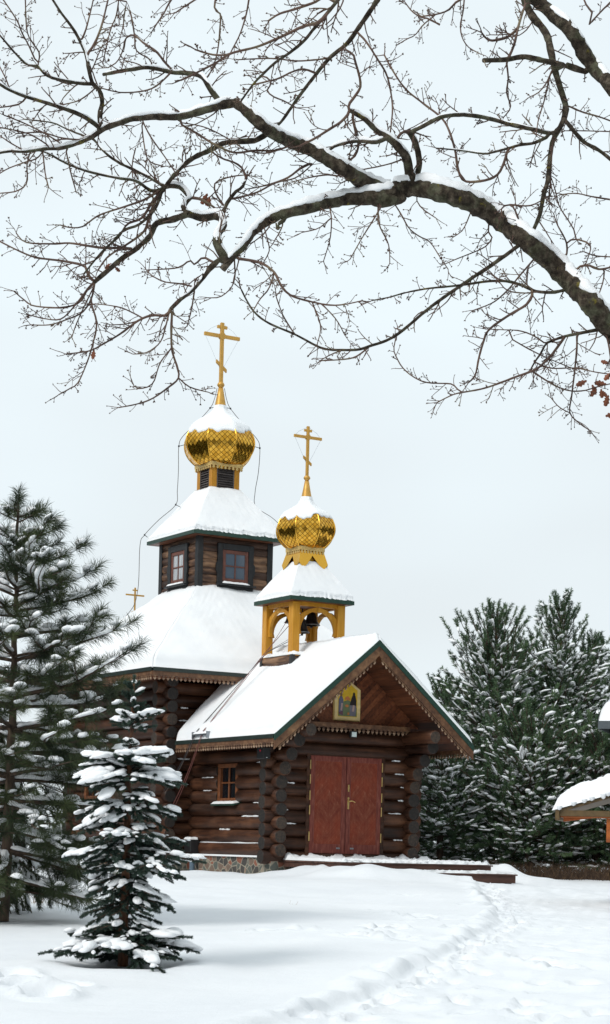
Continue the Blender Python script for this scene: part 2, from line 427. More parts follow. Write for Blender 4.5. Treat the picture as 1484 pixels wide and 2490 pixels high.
TRAIL = [hit(*q) for q in ((470, 2530), (560, 2500), (622, 2478), (716, 2447), (797, 2413), (896, 2385), (959, 2354), (1033, 2329), (1108, 2298), (1152, 2267), (1190, 2244), (1205, 2215), (1180, 2185), (1150, 2150))]
def seg_dist(x, y, pts):
    """signed distance to a polyline (positive on its right-hand side) and position along it"""
    best = np.full(x.shape, 1e9); side = np.zeros(x.shape); along = np.zeros(x.shape); acc = 0.0
    for p, q in zip(pts[:-1], pts[1:]):
        dx, dy = q.x - p.x, q.y - p.y; L = math.hypot(dx, dy)
        t = np.clip(((x - p.x) * dx + (y - p.y) * dy) / (L * L), 0, 1)
        ex, ey = x - p.x - t * dx, y - p.y - t * dy
        d = np.hypot(ex, ey); m = d < best
        best = np.where(m, d, best); side = np.where(m, ex * dy - ey * dx, side); along = np.where(m, acc + t * L, along); acc += L
    return best * np.sign(side), along

def ss(e0, e1, x):
    t = np.clip((x - e0) / (e1 - e0), 0, 1); return t * t * (3 - 2 * t)

FEET = []
_r = random.Random(3)
for p, q in zip(TRAIL[:-1], TRAIL[1:]):
    n = max(1, int((q - p).length / 0.42))
    for i in range(n):
        c = p.lerp(q, (i + 0.5) / n); FEET.append((c.x + 0.25 + _r.uniform(-.12, .22), c.y + _r.uniform(-.2, .2), .10, .15, .11))
for _ in range(70):                          # scattered prints on the trodden path
    c = hit(_r.uniform(880, 1484), _r.uniform(2170, 2470)); FEET.append((c.x, c.y, _r.uniform(.08, .14), _r.uniform(.1, .2), _r.uniform(.03, .07)))
for px, py in ((45, 2370), (60, 2385), (95, 2400), (110, 2408), (130, 2400), (30, 2360), (170, 2385)):
    c = hit(px, py); FEET.append((c.x, c.y, .16, .22, .11))
for x0, y0, x1, y1 in ((900, 2270, 985, 2300), (920, 2262, 960, 2270), (850, 2290, 1000, 2290), (625, 2270, 760, 2272), (985, 2225, 1050, 2240), (1270, 2320, 1380, 2345)):
    for k in range(9):
        c = hit(x0 + (x1 - x0) * k / 8 + _r.uniform(-5, 5), y0 + (y1 - y0) * k / 8 + _r.uniform(-2, 2)); FEET.append((c.x, c.y, .16, .10, .055))
MOUND = [(0.35, -1.6, .70, .85, .22), (-.35, -1.0, .6, .6, .12), (1.15, -3.35, 1.3, .45, .20), (0.1, -2.8, .8, .6, .20), (2.5, -3.75, .8, .35, .08), (4.75, -1.5, .40, .75, .28), (5.3, -1.9, .8, .9, .10), (-1.4, .2, .8, .9, .08),
         (2.6, -5.3, 1.6, .8, .10)]
def ground_z(x, y, fine=True):
    x = np.asarray(x, float); y = np.asarray(y, float)
    z = base_ground(x, y) + 0.035 * gw1(x, y) + 0.012 * gw2(x, y)
    if not fine: return z
    near = np.exp(-((np.hypot(x, y - 28) / 30) ** 4))
    dx, dy = x - P0.x, y - P0.y
    a, b = CT * dx + ST * dy, -ST * dx + CT * dy
    for (ma, mb, ra, rb, h) in MOUND:
        wob = 1 + 0.12 * gw3(x + ma * 7, y)
        z = z + h * wob * np.exp(-(((a - ma) / ra) ** 2 + ((b - mb) / rb) ** 2) ** 1.4)
    d, s = seg_dist(x, y, TRAIL)
    d = d + 0.05 * gw3(x, y) + 0.03 * gw4(x, y)
    path = ss(-0.05, 0.12, d) * (1 - ss(1.6, 3.6, d)) * ss(0.0, 1.2, s)
    z = z - path * (0.075 + 0.010 * gw3(x * 1.3, y))
    lip = np.exp(-((d + 0.12) / 0.13) ** 2) * ss(0.0, 1.0, s)
    z = z + lip * (0.02 + 0.035 * gw3(x, y * 1.2))
    z = z + (path * 0.005 + 0.002) * gw4(x, y) + 0.005 * gw3(x, y)
    for (fx, fy, rx, ry, dep) in FEET:
        q = ((x - fx) / rx) ** 2 + ((y - fy) / ry) ** 2
        z = z - dep * np.exp(-q ** 2) + 0.4 * dep * np.exp(-((np.sqrt(q) - 1.35) / 0.35) ** 2)
    # bowl under the young spruce
    p = SPRUCE
    q = np.hypot(x - p.x, y - p.y)
    z = z - 0.05 * np.exp(-(q / 0.45) ** 2) + 0.05 * np.exp(-((q - 0.7) / 0.3) ** 2)
    return z
SPRUCE = hit(300, 2343)

def build_ground():
    def axis(lo, f0, f1, hi, step, n):
        t = np.linspace(0, 1, n + 1)[1:] ** 2.6
        return np.concatenate([(f0 - (f0 - lo) * t)[::-1], np.arange(f0, f1, step), f1 + (hi - f1) * np.concatenate([[0], t])])
    xs = axis(-600, -4.6, 7.6, 600, 0.05, 26); ys = axis(-300, 12.2, 43.5, 900, 0.075, 26)
    X, Y = np.meshgrid(xs, ys)
    Z = ground_z(X, Y)
    ny, nx = X.shape
    i = (np.arange(ny - 1)[:, None] * nx + np.arange(nx - 1)[None, :]).ravel()
    fs = np.stack([i, i + 1, i + nx + 1, i + nx], 1)
    me = fast_mesh('snowy_ground', np.stack([X.ravel(), Y.ravel(), Z.ravel()], 1), fs)
    tag(link('snowy_ground', me, M['ground_snow']), kind='structure')
build_ground()
# ------------------------------------------------------------------ the log church
W, L, CX = 3.38, 3.75, 1.72
LR, PITCH = 0.152, 0.29
church = empty('log_church', P0, TH)
tag(church, 'brown log church with snowy roofs, gilded onion domes and red double doors', 'church')
cr = random.Random(21)

def log(mb, p, q, r=LR, end0=True, end1=True, sides=16):
    """one round log with slightly swelling sides, cut grey ends and its own tint"""
    p, q = Vector(p), Vector(q); n = max(2, int((q - p).length / 0.45) + 1)
    ti = cr.random(); r = r * cr.uniform(0.965, 1.03)
    pts = [p.lerp(q, i / (n - 1)) for i in range(n)]; d = (q - p).normalized()
    rr = [r * cr.uniform(0.975, 1.025) for _ in pts]
    ch = 0.014
    pts = [pts[0], pts[0] + d * ch] + pts[1:-1] + [pts[-1] - d * ch, pts[-1]]
    rr = [rr[0] - ch] + rr + [rr[-1] - ch]
    mb.tube(pts, rr, sides, 0, True, ti, 1)

LOGX = [M['log_a'], M['log_end']]; LOGY = [M['log_b'], M['log_end']]

# front wall with the door opening
D0, D1, DZ0, DZ1 = 0.80, 2.62, 0.13, 2.23
mb = MB()
for i in range(10):
    z = 0.03 + PITCH * i
    if 0.15 < z < DZ1 - 0.05:
        log(mb, (-0.30 - cr.uniform(-.02, .03), 0, z), (D0 - 0.08 + cr.uniform(-.01, .01), 0, z)); log(mb, (D1 + 0.08, 0, z), (W + 0.30, 0, z))
    elif z > 2.55: log(mb, (-0.04, 0, z), (W + 0.04, 0, z))
    else: log(mb, (-0.32, 0, z), (W + 0.3, 0, z))
mb.build('log_wall', LOGX, church)
# side wall (near) with the small window; its upper logs step out as brackets under the gable
WB0, WB1, WZ0, WZ1 = 1.48, 2.28, 1.22, 2.06
def side_wall(x, windowed):
    mb = MB()
    for k in range(9):
        z = 0.175 + PITCH * k
        ext = {6: 0.42, 7: 0.68, 8: 0.98}.get(k, 0.30 + cr.uniform(-.02, .02))
        if windowed and WZ0 - 0.1 < z < WZ1 + 0.02:
            log(mb, (x, -ext, z), (x, WB0 + 0.02, z)); log(mb, (x, WB1 + 0.1, z), (x, L, z))
        else: log(mb, (x, -ext, z), (x, L, z))
    if True:
        log(mb, (x + (0.12 if x < 1 else -0.12), -1.24, 2.70), (x + (0.12 if x < 1 else -0.12), L, 2.70), 0.14)
    return mb.build('log_wall', LOGY, church)
side_wall(0.0, True); side_wall(W, False)

# rubble plinth
mb = MB()
mb.box((-0.12, -0.10, -0.55), (W + 0.12, 0.1, 0.015)); mb.box((-0.14, -0.12, -0.55), (0.06, L, 0.02)); mb.box((W - 0.06, 0.11, -0.55), (W + 0.14, L, 0.02))
mb.box((-0.88, L - 0.14, -0.55), (-0.145, L + 0.1, 0.02)); mb.box((-0.86, L + 0.11, -0.55), (-0.60, 8.8, 0.02))
mb.build('plinth', M['stone'], church)

# double door
mb = MB(); mb.bbox((D0 - 0.09, -0.13, DZ0 - 0.02), (D0, 0.10, DZ1 + 0.07)); mb.bbox((D1, -0.13, DZ0 - 0.02), (D1 + 0.09, 0.10, DZ1 + 0.07))
mb.bbox((D0 - 0.0, -0.128, DZ1 + 0.0), (D1 + 0.0, 0.10, DZ1 + 0.065)); mb.bbox((D0 - 0.12, -0.2, DZ0 - 0.1), (D1 + 0.12, 0.10, DZ0 - 0.022))
fr = mb.build('door_frame', M['log_a'], church)
for s, x0, x1 in ((0, D0 + 0.004, (D0 + D1) / 2 - 0.006), (1, (D0 + D1) / 2 + 0.006, D1 - 0.004)):
    cxm = (x0 + x1) / 2; hw = (x1 - x0) / 2
    mb = MB()
    mb.box((-hw + .11, -0.016, DZ0 + .2), (hw - .11, 0.03, DZ1 - .11), 0)
    mb.bbox((-hw, -0.022, DZ0), (-hw + .115, 0.03, DZ1), .004, 1); mb.bbox((hw - .115, -0.022, DZ0), (hw, 0.03, DZ1), .004, 1)
    mb.bbox((-hw + .115, -0.0215, DZ0), (hw - .115, 0.03, DZ0 + .205), .004, 1); mb.bbox((-hw + .115, -0.0215, DZ1 - .115), (hw - .115, 0.03, DZ1), .004, 1)
    leaf = mb.build('door', [M['door'], M['door_rail']], church); leaf.location = (cxm, -0.11, 0)
    tag(leaf, 'worn red chevron door leaf' if s == 0 else 'redder chevron door leaf with brass lock plates')
    for z in (0.49, 1.06, 1.37, 1.72, 2.03):
        mb = MB(); xx = -hw - 0.012 if s == 0 else hw + 0.012
        mb.tube([(xx, -0.03, z - 0.10), (xx, -0.03, z + 0.10)], 0.013, 8)
        mb.build('hinge', M['brass'], leaf)
    mb = MB(); xx = hw - .17 if s == 0 else -hw + .17
    mb.bbox((xx - 0.045, -0.03, DZ0 + .10), (xx + 0.045, -0.022, DZ0 + .135), .003); mb.build('number_plate', M['steel'], leaf)
    if s == 1:
        xx = -hw + 0.055
        mb = MB()
        def plate(z0, z1, w):
            n = 14; prof = [(0, .35), (.08, .9), (.16, .55), (.28, .75), (.5, 1), (.72, .75), (.84, .55), (.92, .9), (1, .35)]
            poly = [(xx + w * p[1], -0.024, z0 + (z1 - z0) * p[0]) for p in prof] + [(xx - w * p[1], -0.024, z0 + (z1 - z0) * p[0]) for p in prof[::-1]]
            mb.prism(poly[::-1], (0, -0.008, 0))
        plate(1.48, 1.63, 0.024); plate(1.10, 1.36, 0.026)
        mb.tube([(xx, -0.03, 1.27), (xx, -0.085, 1.27), (xx + 0.05, -0.095, 1.28), (xx + 0.10, -0.09, 1.265), (xx + 0.135, -0.09, 1.25)], [0.014, 0.013, 0.012, 0.011, 0.009], 8)
        mb.build('handle', M['brass'], leaf)

# ---------------- lace boards
def lace(mb, p, q, down, out, pitch=0.112, drop=0.105, t=0.018):
    p, q, down, out = Vector(p), Vector(q), Vector(down).normalized(), Vector(out).normalized()
    Ln = (q - p).length; d = (q - p).normalized(); n = max(1, round(Ln / pitch)); pt = Ln / n
    hw = pt / 2
    shape = [(-hw, 0), (-hw, .022), (-hw * .42, .03), (-hw * .36, .046), (-hw * .70, .058), (-hw * .70, .064), (hw * .70, .064), (hw * .70, .058), (hw * .36, .046), (hw * .42, .03), (hw, .022), (hw, 0)]
    tip = [(-hw * .64, .0642), (-hw * .48, .082), (0, drop), (hw * .48, .082), (hw * .64, .0642)]
    for i in range(n):
        c = p + d * (pt * (i + .5)); ti = cr.random()
        mb.prism([c + d * x + down * y for x, y in shape], out * t, 0, ti)
        mb.prism([c + d * x + down * y for x, y in tip], out * t, 1, ti)

def board(mb, p, q, down, w, out, t, mat=0, tint=None):
    p, q, dn, o = Vector(p), Vector(q), Vector(down) * w, Vector(out) * t
    mb.prism([p, q, q + dn, p + dn], o, mat, tint)

# ---------------- snow lying on a sloped sheet
def snow_sheet(corners, name, parent, nu, nv, thick, low=(True, False), sides=(False, False), rag=0.0, seed=0, over=0.04, und=0.012, wl=0.8, rad_e=None, extra=None):
    """corners: low edge p0->p1, high edge p3<-p2. Snow is `thick` deep, rounded over the low edge (and the sides asked for)."""
    p0, p1, p2, p3 = [Vector(c) for c in corners]; UPV = Vector((0, 0, 1))
    n = (p1 - p0).cross(p3 - p0).normalized()
    if n.z < 0: n = -n
    wv, wf = Wave(51, wl), Wave(91, 0.16)
    re = rad_e or thick * 1.1
    us = np.linspace(0, 1, nu); Ls = ((p3 + p2) / 2 - (p0 + p1) / 2).length; Lw = (p1 - p0).length
    sv = np.concatenate([np.linspace(0, re * 1.6, 8)[:-1], np.linspace(re * 1.6, Ls, nv)]) / Ls
    top, bot = [], []
    dn = ((p0 + p1) / 2 - (p3 + p2) / 2).normalized(); sd_ = (p1 - p0).normalized()
    for v in sv:
        for u in us:
            p = p0.lerp(p1, u).lerp(p3.lerp(p2, u), v)
            s = v * Ls; e = 1.0
            if low[0]: e = min(e, math.sqrt(max(0.0, 1 - max(0.0, 1 - s / re) ** 2)))
            wu = ((p0.lerp(p3, v)) - (p1.lerp(p2, v))).length
            if sides[0]: e = min(e, math.sqrt(max(0.0, 1 - max(0.0, 1 - u * wu / re) ** 2)))
            if sides[1]: e = min(e, math.sqrt(max(0.0, 1 - max(0.0, 1 - (1 - u) * wu / re) ** 2)))
            x, y = p.x + .31 * p.z, p.y
            h = thick * (1 + 0.10 * float(wv(x, y))) + und * float(wf(x, y))
            if extra: h += extra(u, v)
            ov = over * (1 - min(1, s / (re * 1.6))) if low[0] else 0
            r_ = rag * (float(wf(x * 1.3, 3.3)) + 0.6 * float(wv(x * 2.7, 1.1)) + cr.uniform(-.9, .9)) * max(0, 1 - s / (re * 2.5)) if rag else 0
            q = p + dn * (ov + r_) + n * 0.004
            bot.append(q); top.append(q + UPV * max(0.0, h * e / max(.45, n.z)))
    nn = len(sv) * nu
    top = np.array(top); bot = np.array(bot)
    fs = []
    for j in range(len(sv) - 1):
        for i in range(nu - 1):
            a = j * nu + i; fs.append((a, a + 1, a + nu + 1, a + nu)); fs.append((nn + a, nn + a + nu, nn + a + nu + 1, nn + a + 1))
    for j in range(len(sv) - 1):
        for i in (0, nu - 1):
            a = j * nu + i; fs.append((a, a + nu, nn + a + nu, nn + a))
    for i in range(nu - 1):
        for j in (0, len(sv) - 1):
            a = j * nu + i; fs.append((a, a + 1, nn + a + 1, nn + a))
    return link(name, fast_mesh(name, np.vstack([top, bot]), fs), M['snow'], parent)

DOWN = Vector((0, 0, -1))
# ---------------- porch roof (gable)
BF, BB, BE = -1.30, 3.68, 3.12
ZR, SL, HWD = 4.66, 0.842, 2.50
def rz(x): return ZR - SL * abs(x - CX)
mb = MB()
for s in (-1, 1):
    xe = CX + s * HWD; th = 0.075
    mb.prism([(CX, BF + .025, ZR), (xe, BF + .025, rz(xe)), (xe, BF + .025, rz(xe) - th), (CX, BF + .025, ZR - th)], (0, BB - BF, 0), 0)
    for i in (-8, -4): pass
    if s < 0:
        for i in (5, 6): mb.v[-8 + i] = (mb.v[-8 + i][0], BE, mb.v[-8 + i][2])
roof = mb.build('porch_roof', [M['green']], church)
mb = MB()                                     # soffit boards, seen from below
for s in (-1, 1):
    for k in range(13):
        u0, u1 = 0.02 + k * 0.19, 0.02 + k * 0.19 + 0.186
        x0, x1 = CX + s * u0, CX + s * min(u1, 2.47)
        j = 0.004 * (k % 2)
        mb.prism([(x0, BF + .03, rz(x0) - .08 - j), (x1, BF + .03, rz(x1) - .08 - j), (x1, BF + .03, rz(x1) - .11 - j), (x0, BF + .03, rz(x0) - .11 - j)], (0, (BB if u0 < 1.9 or s > 0 else BE) - BF - .05, 0), 0, cr.random())
mb.build('soffit', M['soffit'], roof)
for s in (-1, 1):
    xe = CX + s * (HWD + .012)
    sl = Vector((s, 0, -SL)).normalized()
    for nm, o0, o1, yy, tt, mt in (('green_barge', -0.018, 0.115, BF - .02, .044, 'green'), ('barge_board', 0.117, 0.32, BF - .006, .03, 'board')):
        mb = MB()
        mb.prism([(CX, yy, ZR - o0), (xe, yy, rz(xe) - o0), (xe, yy, rz(xe) - min(o1, .30)), (CX + s * 0.0, yy, ZR - o1)], (0, tt, 0), 0, .35 + .3 * (s < 0))
        mb.build(nm, M[mt], roof)
    mb = MB(); lace(mb, (CX + s * .06, BF + .004, ZR - .37 + .0), (xe - s * .10, BF + .004, rz(xe - s * .10) - .32), DOWN, (0, 1, 0)); mb.build('lace_trim', [M['lace'], M['lace_tip']], roof)
    # eave fascia
    x_ = CX + s * HWD
    mb = MB(); mb.prism([(x_, BF + .03, rz(x_) + .014), (x_ + s * .03, BF + .03, rz(x_) + .006), (x_ + s * .03, BF + .03, rz(x_) - .075), (x_, BF + .03, rz(x_) - .075)], (0, (BB if s > 0 else BE) - BF - .03, 0))
    mb.build('green_eave', M['dark_green'], roof)
    mb = MB(); mb.prism([(x_ - s * .02, BF + .032, rz(x_) - .077), (x_ + s * .012, BF + .032, rz(x_) - .077), (x_ + s * .012, BF + .032, rz(x_) - .15), (x_ - s * .02, BF + .032, rz(x_) - .15)], (0, (BB if s > 0 else BE) - BF - .04, 0), 0, .45)
    mb.build('eave_board', M['board'], roof)
    mb = MB(); lace(mb, (x_, BF + .04, rz(x_) - .15), (x_, BB if s > 0 else BE, rz(x_) - .15), DOWN, (s, 0, 0), .108); mb.build('lace_trim', [M['lace'], M['lace_tip']], roof)
    e = lambda u, v: 0.10 * math.exp(-((v - .25) / .5) ** 2) * max(0, (u if s < 0 else 1 - u) - .72) / .28 + 0.02 * math.sin(u * 9)
    if s < 0: c4 = [(x_, BE, rz(x_)), (x_, BF, rz(x_)), (CX, BF, ZR), (CX, BB, ZR)]; e2 = lambda u, v: 0.08 * max(0, .16 - u) / .16 * math.sin(PI * min(1, v * 1.1)) + .008 * math.sin(u * 8)
    else: c4 = [(x_, BF, rz(x_)), (x_, BB, rz(x_)), (CX, BB, ZR), (CX, BF, ZR)]; e2 = None
    snow_sheet(c4, 'snow', roof, 90, 34, 0.145, (True, False), (s > 0, s < 0), .007, 3 + s, 0.01, .006, 1.3, .17, e2)

# pediment of diagonal boards, frieze and log ends over the door
mb = MB()
zb = 2.93
for s in (-1, 1):
    for k in range(-12, 16):
        u0 = k * .15
        # boards run down and outwards from the middle
        pts = []
        lo, hi = u0, u0 + .145
        poly = []
        for u, zz in ((lo, 0.0), (hi, 0.0), (hi + 1.4, 1.4), (lo + 1.4, 1.4)):
            poly.append((u, zz))
        # clip against the gable slope and the middle line
        def clip(P, f):
            out = []
            for i in range(len(P)):
                a, b_ = P[i], P[(i + 1) % len(P)]; fa, fb = f(a), f(b_)
                if fa >= 0: out.append(a)
                if fa * fb < 0: t_ = fa / (fa - fb); out.append((a[0] + (b_[0] - a[0]) * t_, a[1] + (b_[1] - a[1]) * t_))
            return out
        # mirrored so that they climb towards the ridge: x = X0 - u
        P = list(poly)
        for f in (lambda q: q[0], lambda q: 2.4 - q[0], lambda q: (ZR - .11 - zb) - SL * q[0] - q[1]):
            P = clip(P, f) if len(P) > 2 else []
        if len(P) > 2: mb.prism([(CX + s * x, -0.02 + .004 * (k % 2), zb + z) for x, z in P], (0, .03, 0), 0, cr.random())
mb.build('pediment', M['plank'], church)
mb = MB(); mb.bbox((0.14, -0.30, 2.86), (W - 0.14, -0.262, 2.945), .004); mb.box((.14, -.262, 2.93), (W - .14, -.02, 2.945))
fz = mb.build('frieze', M['board'], church)
mb = MB(); lace(mb, (.16, -.285, 2.862), (W - .16, -.285, 2.862), DOWN, (0, 1, 0), .115, .12); mb.build('lace_trim', [M['lace'], M['lace_tip']], fz)

# ---------------- small window in the side wall
win = empty('window'); win.parent = church
mb = MB(); x0 = -0.10
mb.bbox((x0, WB0, WZ1 - .09), (x0 + .14, WB1 + .1, WZ1)); mb.bbox((x0, WB0, WZ0), (x0 + .14, WB1 + .1, WZ0 + .08))
mb.bbox((x0 + .002, WB0, WZ0 + .08), (x0 + .14, WB0 + .09, WZ1 - .09)); mb.bbox((x0 + .002, WB1 - .01, WZ0 + .08), (x0 + .14, WB1 + .1, WZ1 - .09))
y_m = (WB0 + WB1 + .08) / 2
mb.bbox((x0 + .03, y_m - .02, WZ0 + .08), (x0 + .07, y_m + .02, WZ1 - .09)); mb.bbox((x0 + .032, WB0 + .09, 1.62), (x0 + .068, WB1 - .01, 1.655))
mb.build('frame', M['orange_frame'], win)
mb = MB(); mb.box((x0 + .075, WB0 + .09, WZ0 + .08), (x0 + .085, WB1 - .01, WZ1 - .09)); mb.build('pane', M['pane_dark'], win)
mb = MB(); mb.prism([(x0 - .12, WB0 - .1, WZ0 - .055), (x0 + .1, WB0 - .1, WZ0 - .01), (x0 + .1, WB0 - .1, WZ0 - .035), (x0 - .12, WB0 - .1, WZ0 - .09)], (0, WB1 - WB0 + .28, 0)); mb.build('sill', M['green'], win)
snow_sheet([(x0 - .12, WB1 + .14, WZ0 - .055), (x0 - .12, WB0 - .05, WZ0 - .055), (x0 + .06, WB0 - .05, WZ0 - .02), (x0 + .06, WB1 + .14, WZ0 - .02)], 'snow', win, 24, 6, .045, (True, False), (True, True), .01, 31, .01, .004)

# ---------------- main body
MA0, MA1, MB0, MB1 = -0.72, W + 0.76, L, 8.60
mb = MB()
for i in range(14):
    z = 0.03 + PITCH * i
    log(mb, (MA0 - .30, MB0, z), (MA1 + .3, MB0, z), sides=12)
mb.build('log_wall', LOGX, church)
mb = MB()
for i in range(14):
    z = 0.175 + PITCH * i
    if 1.25 < z < 2.3: log(mb, (MA0, MB0 - .30, z), (MA0, 7.05, z), sides=12); log(mb, (MA0, 7.85, z), (MA0, MB1 + .3, z), sides=12)
    else: log(mb, (MA0, MB0 - .30, z), (MA0, MB1 + .3, z), sides=12)
mb.build('log_wall', LOGY, church)
mb = MB()
for i in range(14): log(mb, (MA1, MB0 - .30, .175 + PITCH * i), (MA1, MB1 + .3, .175 + PITCH * i), sides=10)
mb.build('log_wall', LOGY, church)
mb = MB()
for i in range(14): log(mb, (MA0 - .30, MB1, .03 + PITCH * i), (MA1 + .3, MB1, .03 + PITCH * i), sides=10)
mb.build('log_wall', LOGX, church)
# low side window of the main body
win = empty('window'); win.parent = church; x0 = MA0 - .12
mb = MB()
mb.bbox((x0, 7.05, 2.2), (x0 + .14, 7.85, 2.3)); mb.bbox((x0, 7.05, 1.3), (x0 + .14, 7.85, 1.38)); mb.bbox((x0 + .002, 7.05, 1.38), (x0 + .14, 7.14, 2.2)); mb.bbox((x0 + .002, 7.76, 1.38), (x0 + .14, 7.85, 2.2)); mb.bbox((x0 + .03, 7.43, 1.38), (x0 + .07, 7.47, 2.2))
mb.build('frame', M['orange_frame'], win)
mb = MB(); mb.box((x0 + .075, 7.14, 1.38), (x0 + .085, 7.76, 2.2)); mb.build('pane', M['pane_dark'], win)

# main hip roof up to the tower
TA0, TA1, TB0, TB1 = 0.76, 2.76, 5.20, 7.20
EA0, EA1, EB0, EB1, EZ, TZ = -1.55, W + 1.59, 2.84, 9.56, 4.15, 6.12
lo = [(EA0, EB0, EZ), (EA1, EB0, EZ), (EA1, EB1, EZ), (EA0, EB1, EZ)]
hi = [(TA0, TB0, TZ), (TA1, TB0, TZ), (TA1, TB1, TZ), (TA0, TB1, TZ)]
mb = MB()
mb.add(lo + hi, [(i, (i + 1) % 4, 4 + (i + 1) % 4, 4 + i) for i in range(4)])
d2 = [(x, y, z - .06) for x, y, z in lo + hi]
mb.add(d2, [(4 + i, 4 + (i + 1) % 4, (i + 1) % 4, i) for i in range(4)])
roof = mb.build('main_roof', M['green'], church)
mb = MB()
for a, b_, c_, d_ in ((EA0, EB0, EA1, MB0), (EA0, MB1, EA1, EB1), (EA0, MB0, MA0, MB1), (MA1, MB0, EA1, MB1)):
    mb.box((a, b_, EZ - .17), (c_, d_, EZ - .15))
mb.build('soffit', M['soffit'], roof)
for i in range(4):
    p, q = Vector(lo[i]), Vector(lo[(i + 1) % 4]); d = (q - p).normalized(); o = Vector((d.y, -d.x, 0))
    mb = MB(); board(mb, p + o * .02 + Vector((0, 0, .012)), q + o * .02 + Vector((0, 0, .012)), DOWN, .085, o, .03); mb.build('green_eave', M['dark_green'], roof)
    mb = MB(); board(mb, p + Vector((0, 0, -.074)), q + Vector((0, 0, -.074)), DOWN, .085, o, .025, 0, .5); mb.build('eave_board', M['board'], roof)
    mb = MB(); lace(mb, p + Vector((0, 0, -.159)), q + Vector((0, 0, -.159)), DOWN, o, .108, .11); mb.build('lace_trim', [M['lace'], M['lace_tip']], roof)
    snow_sheet([lo[i], lo[(i + 1) % 4], hi[(i + 1) % 4], hi[i]], 'snow', roof, 90, 30, .20, (True, False), (False, False), .007, 60 + i, .012, .004, 1.4, .22, lambda u, v: .04 * max(0, v - .88) / .12)
# apse behind, with a low gable roof
mb = MB()
for i in range(14):
    log(mb, (0.35, MB1 + .2, .175 + PITCH * i), (0.35, 11.2, .175 + PITCH * i), sides=10); log(mb, (W - .35, MB1 + .2, .175 + PITCH * i), (W - .35, 11.2, .175 + PITCH * i), sides=10)
mb.build('log_wall', LOGY, church)
mb = MB()
for i in range(14): log(mb, (0.1, 11.0, .03 + PITCH * i), (W - .1, 11.0, .03 + PITCH * i), sides=10)
mb.build('log_wall', LOGX, church)
mb = MB()
ar = [(-.15, 8.0, EZ - .1), (W + .15, 8.0, EZ - .1), (W + .15, 11.6, EZ - .1), (-.15, 11.6, EZ - .1), (CX, 8.0, 5.72), (CX, 10.7, 5.72)]
mb.add(ar, [(0, 4, 5, 3), (1, 2, 5, 4), (3, 5, 2), (0, 3, 2, 1)]); roof = mb.build('apse_roof', M['green'], church)
snow_sheet([ar[3], ar[0], ar[4], ar[5]], 'snow', roof, 20, 14, .16, seed=71); snow_sheet([ar[1], ar[2], ar[5], ar[4]], 'snow', roof, 20, 14, .16, seed=72); snow_sheet([ar[2], ar[3], ar[5], tuple(Vector(ar[5]) + Vector((.001, 0, 0)))], 'snow', roof, 20, 14, .16, seed=73)

# ---------------- tower
TZ1 = 7.62
tower = None
mb = MB()
rows = 10
def face_frames():
    c = Vector((CX + .04, (TB0 + TB1) / 2, 0))
    for k in range(4):
        a = k * PI / 2
        yield k, c, Vector((math.cos(a), math.sin(a), 0)), Vector((math.sin(a), -math.cos(a), 0))     # along, outward (k = 0: front, k = 3: left)
HWT = 1.0
for k, c, al, ou in face_frames():
    for r in range(rows):
        z0 = TZ - .35 + (TZ1 - TZ + .35) * r / rows; h = (TZ1 - TZ + .35) / rows; ti = cr.random()
        prof = [(0.0, 0), (.026, .16), (.038, .38), (.038, .62), (.026, .84), (0.0, 1)]
        vs = []
        for i in range(7):
            u = -HWT + 2 * HWT * i / 6
            for o_, t_ in prof: vs.append(c + al * u + ou * (HWT - .03 + o_) + Vector((0, 0, z0 + h * t_)))
        m_ = len(prof)
        mb.add(vs, [(i*m_+j, (i+1)*m_+j, (i+1)*m_+j+1, i*m_+j+1) for i in range(6) for j in range(m_-1)], 0, True, ti)
tower = mb.build('tower', M['siding'], church)
for sx in (-1, 1):
    for sy in (-1, 1):
        mb = MB(); x, y = CX + .04 + sx * (HWT + .03), 6.2 + sy * (HWT + .03)
        mb.bbox((min(x, x - sx * .15), min(y, y - sy * .15), TZ - .3), (max(x, x - sx * .15), max(y, y - sy * .15), TZ1 + .02), .012)
        mb.build('corner_post', M['dark_trim'], tower)
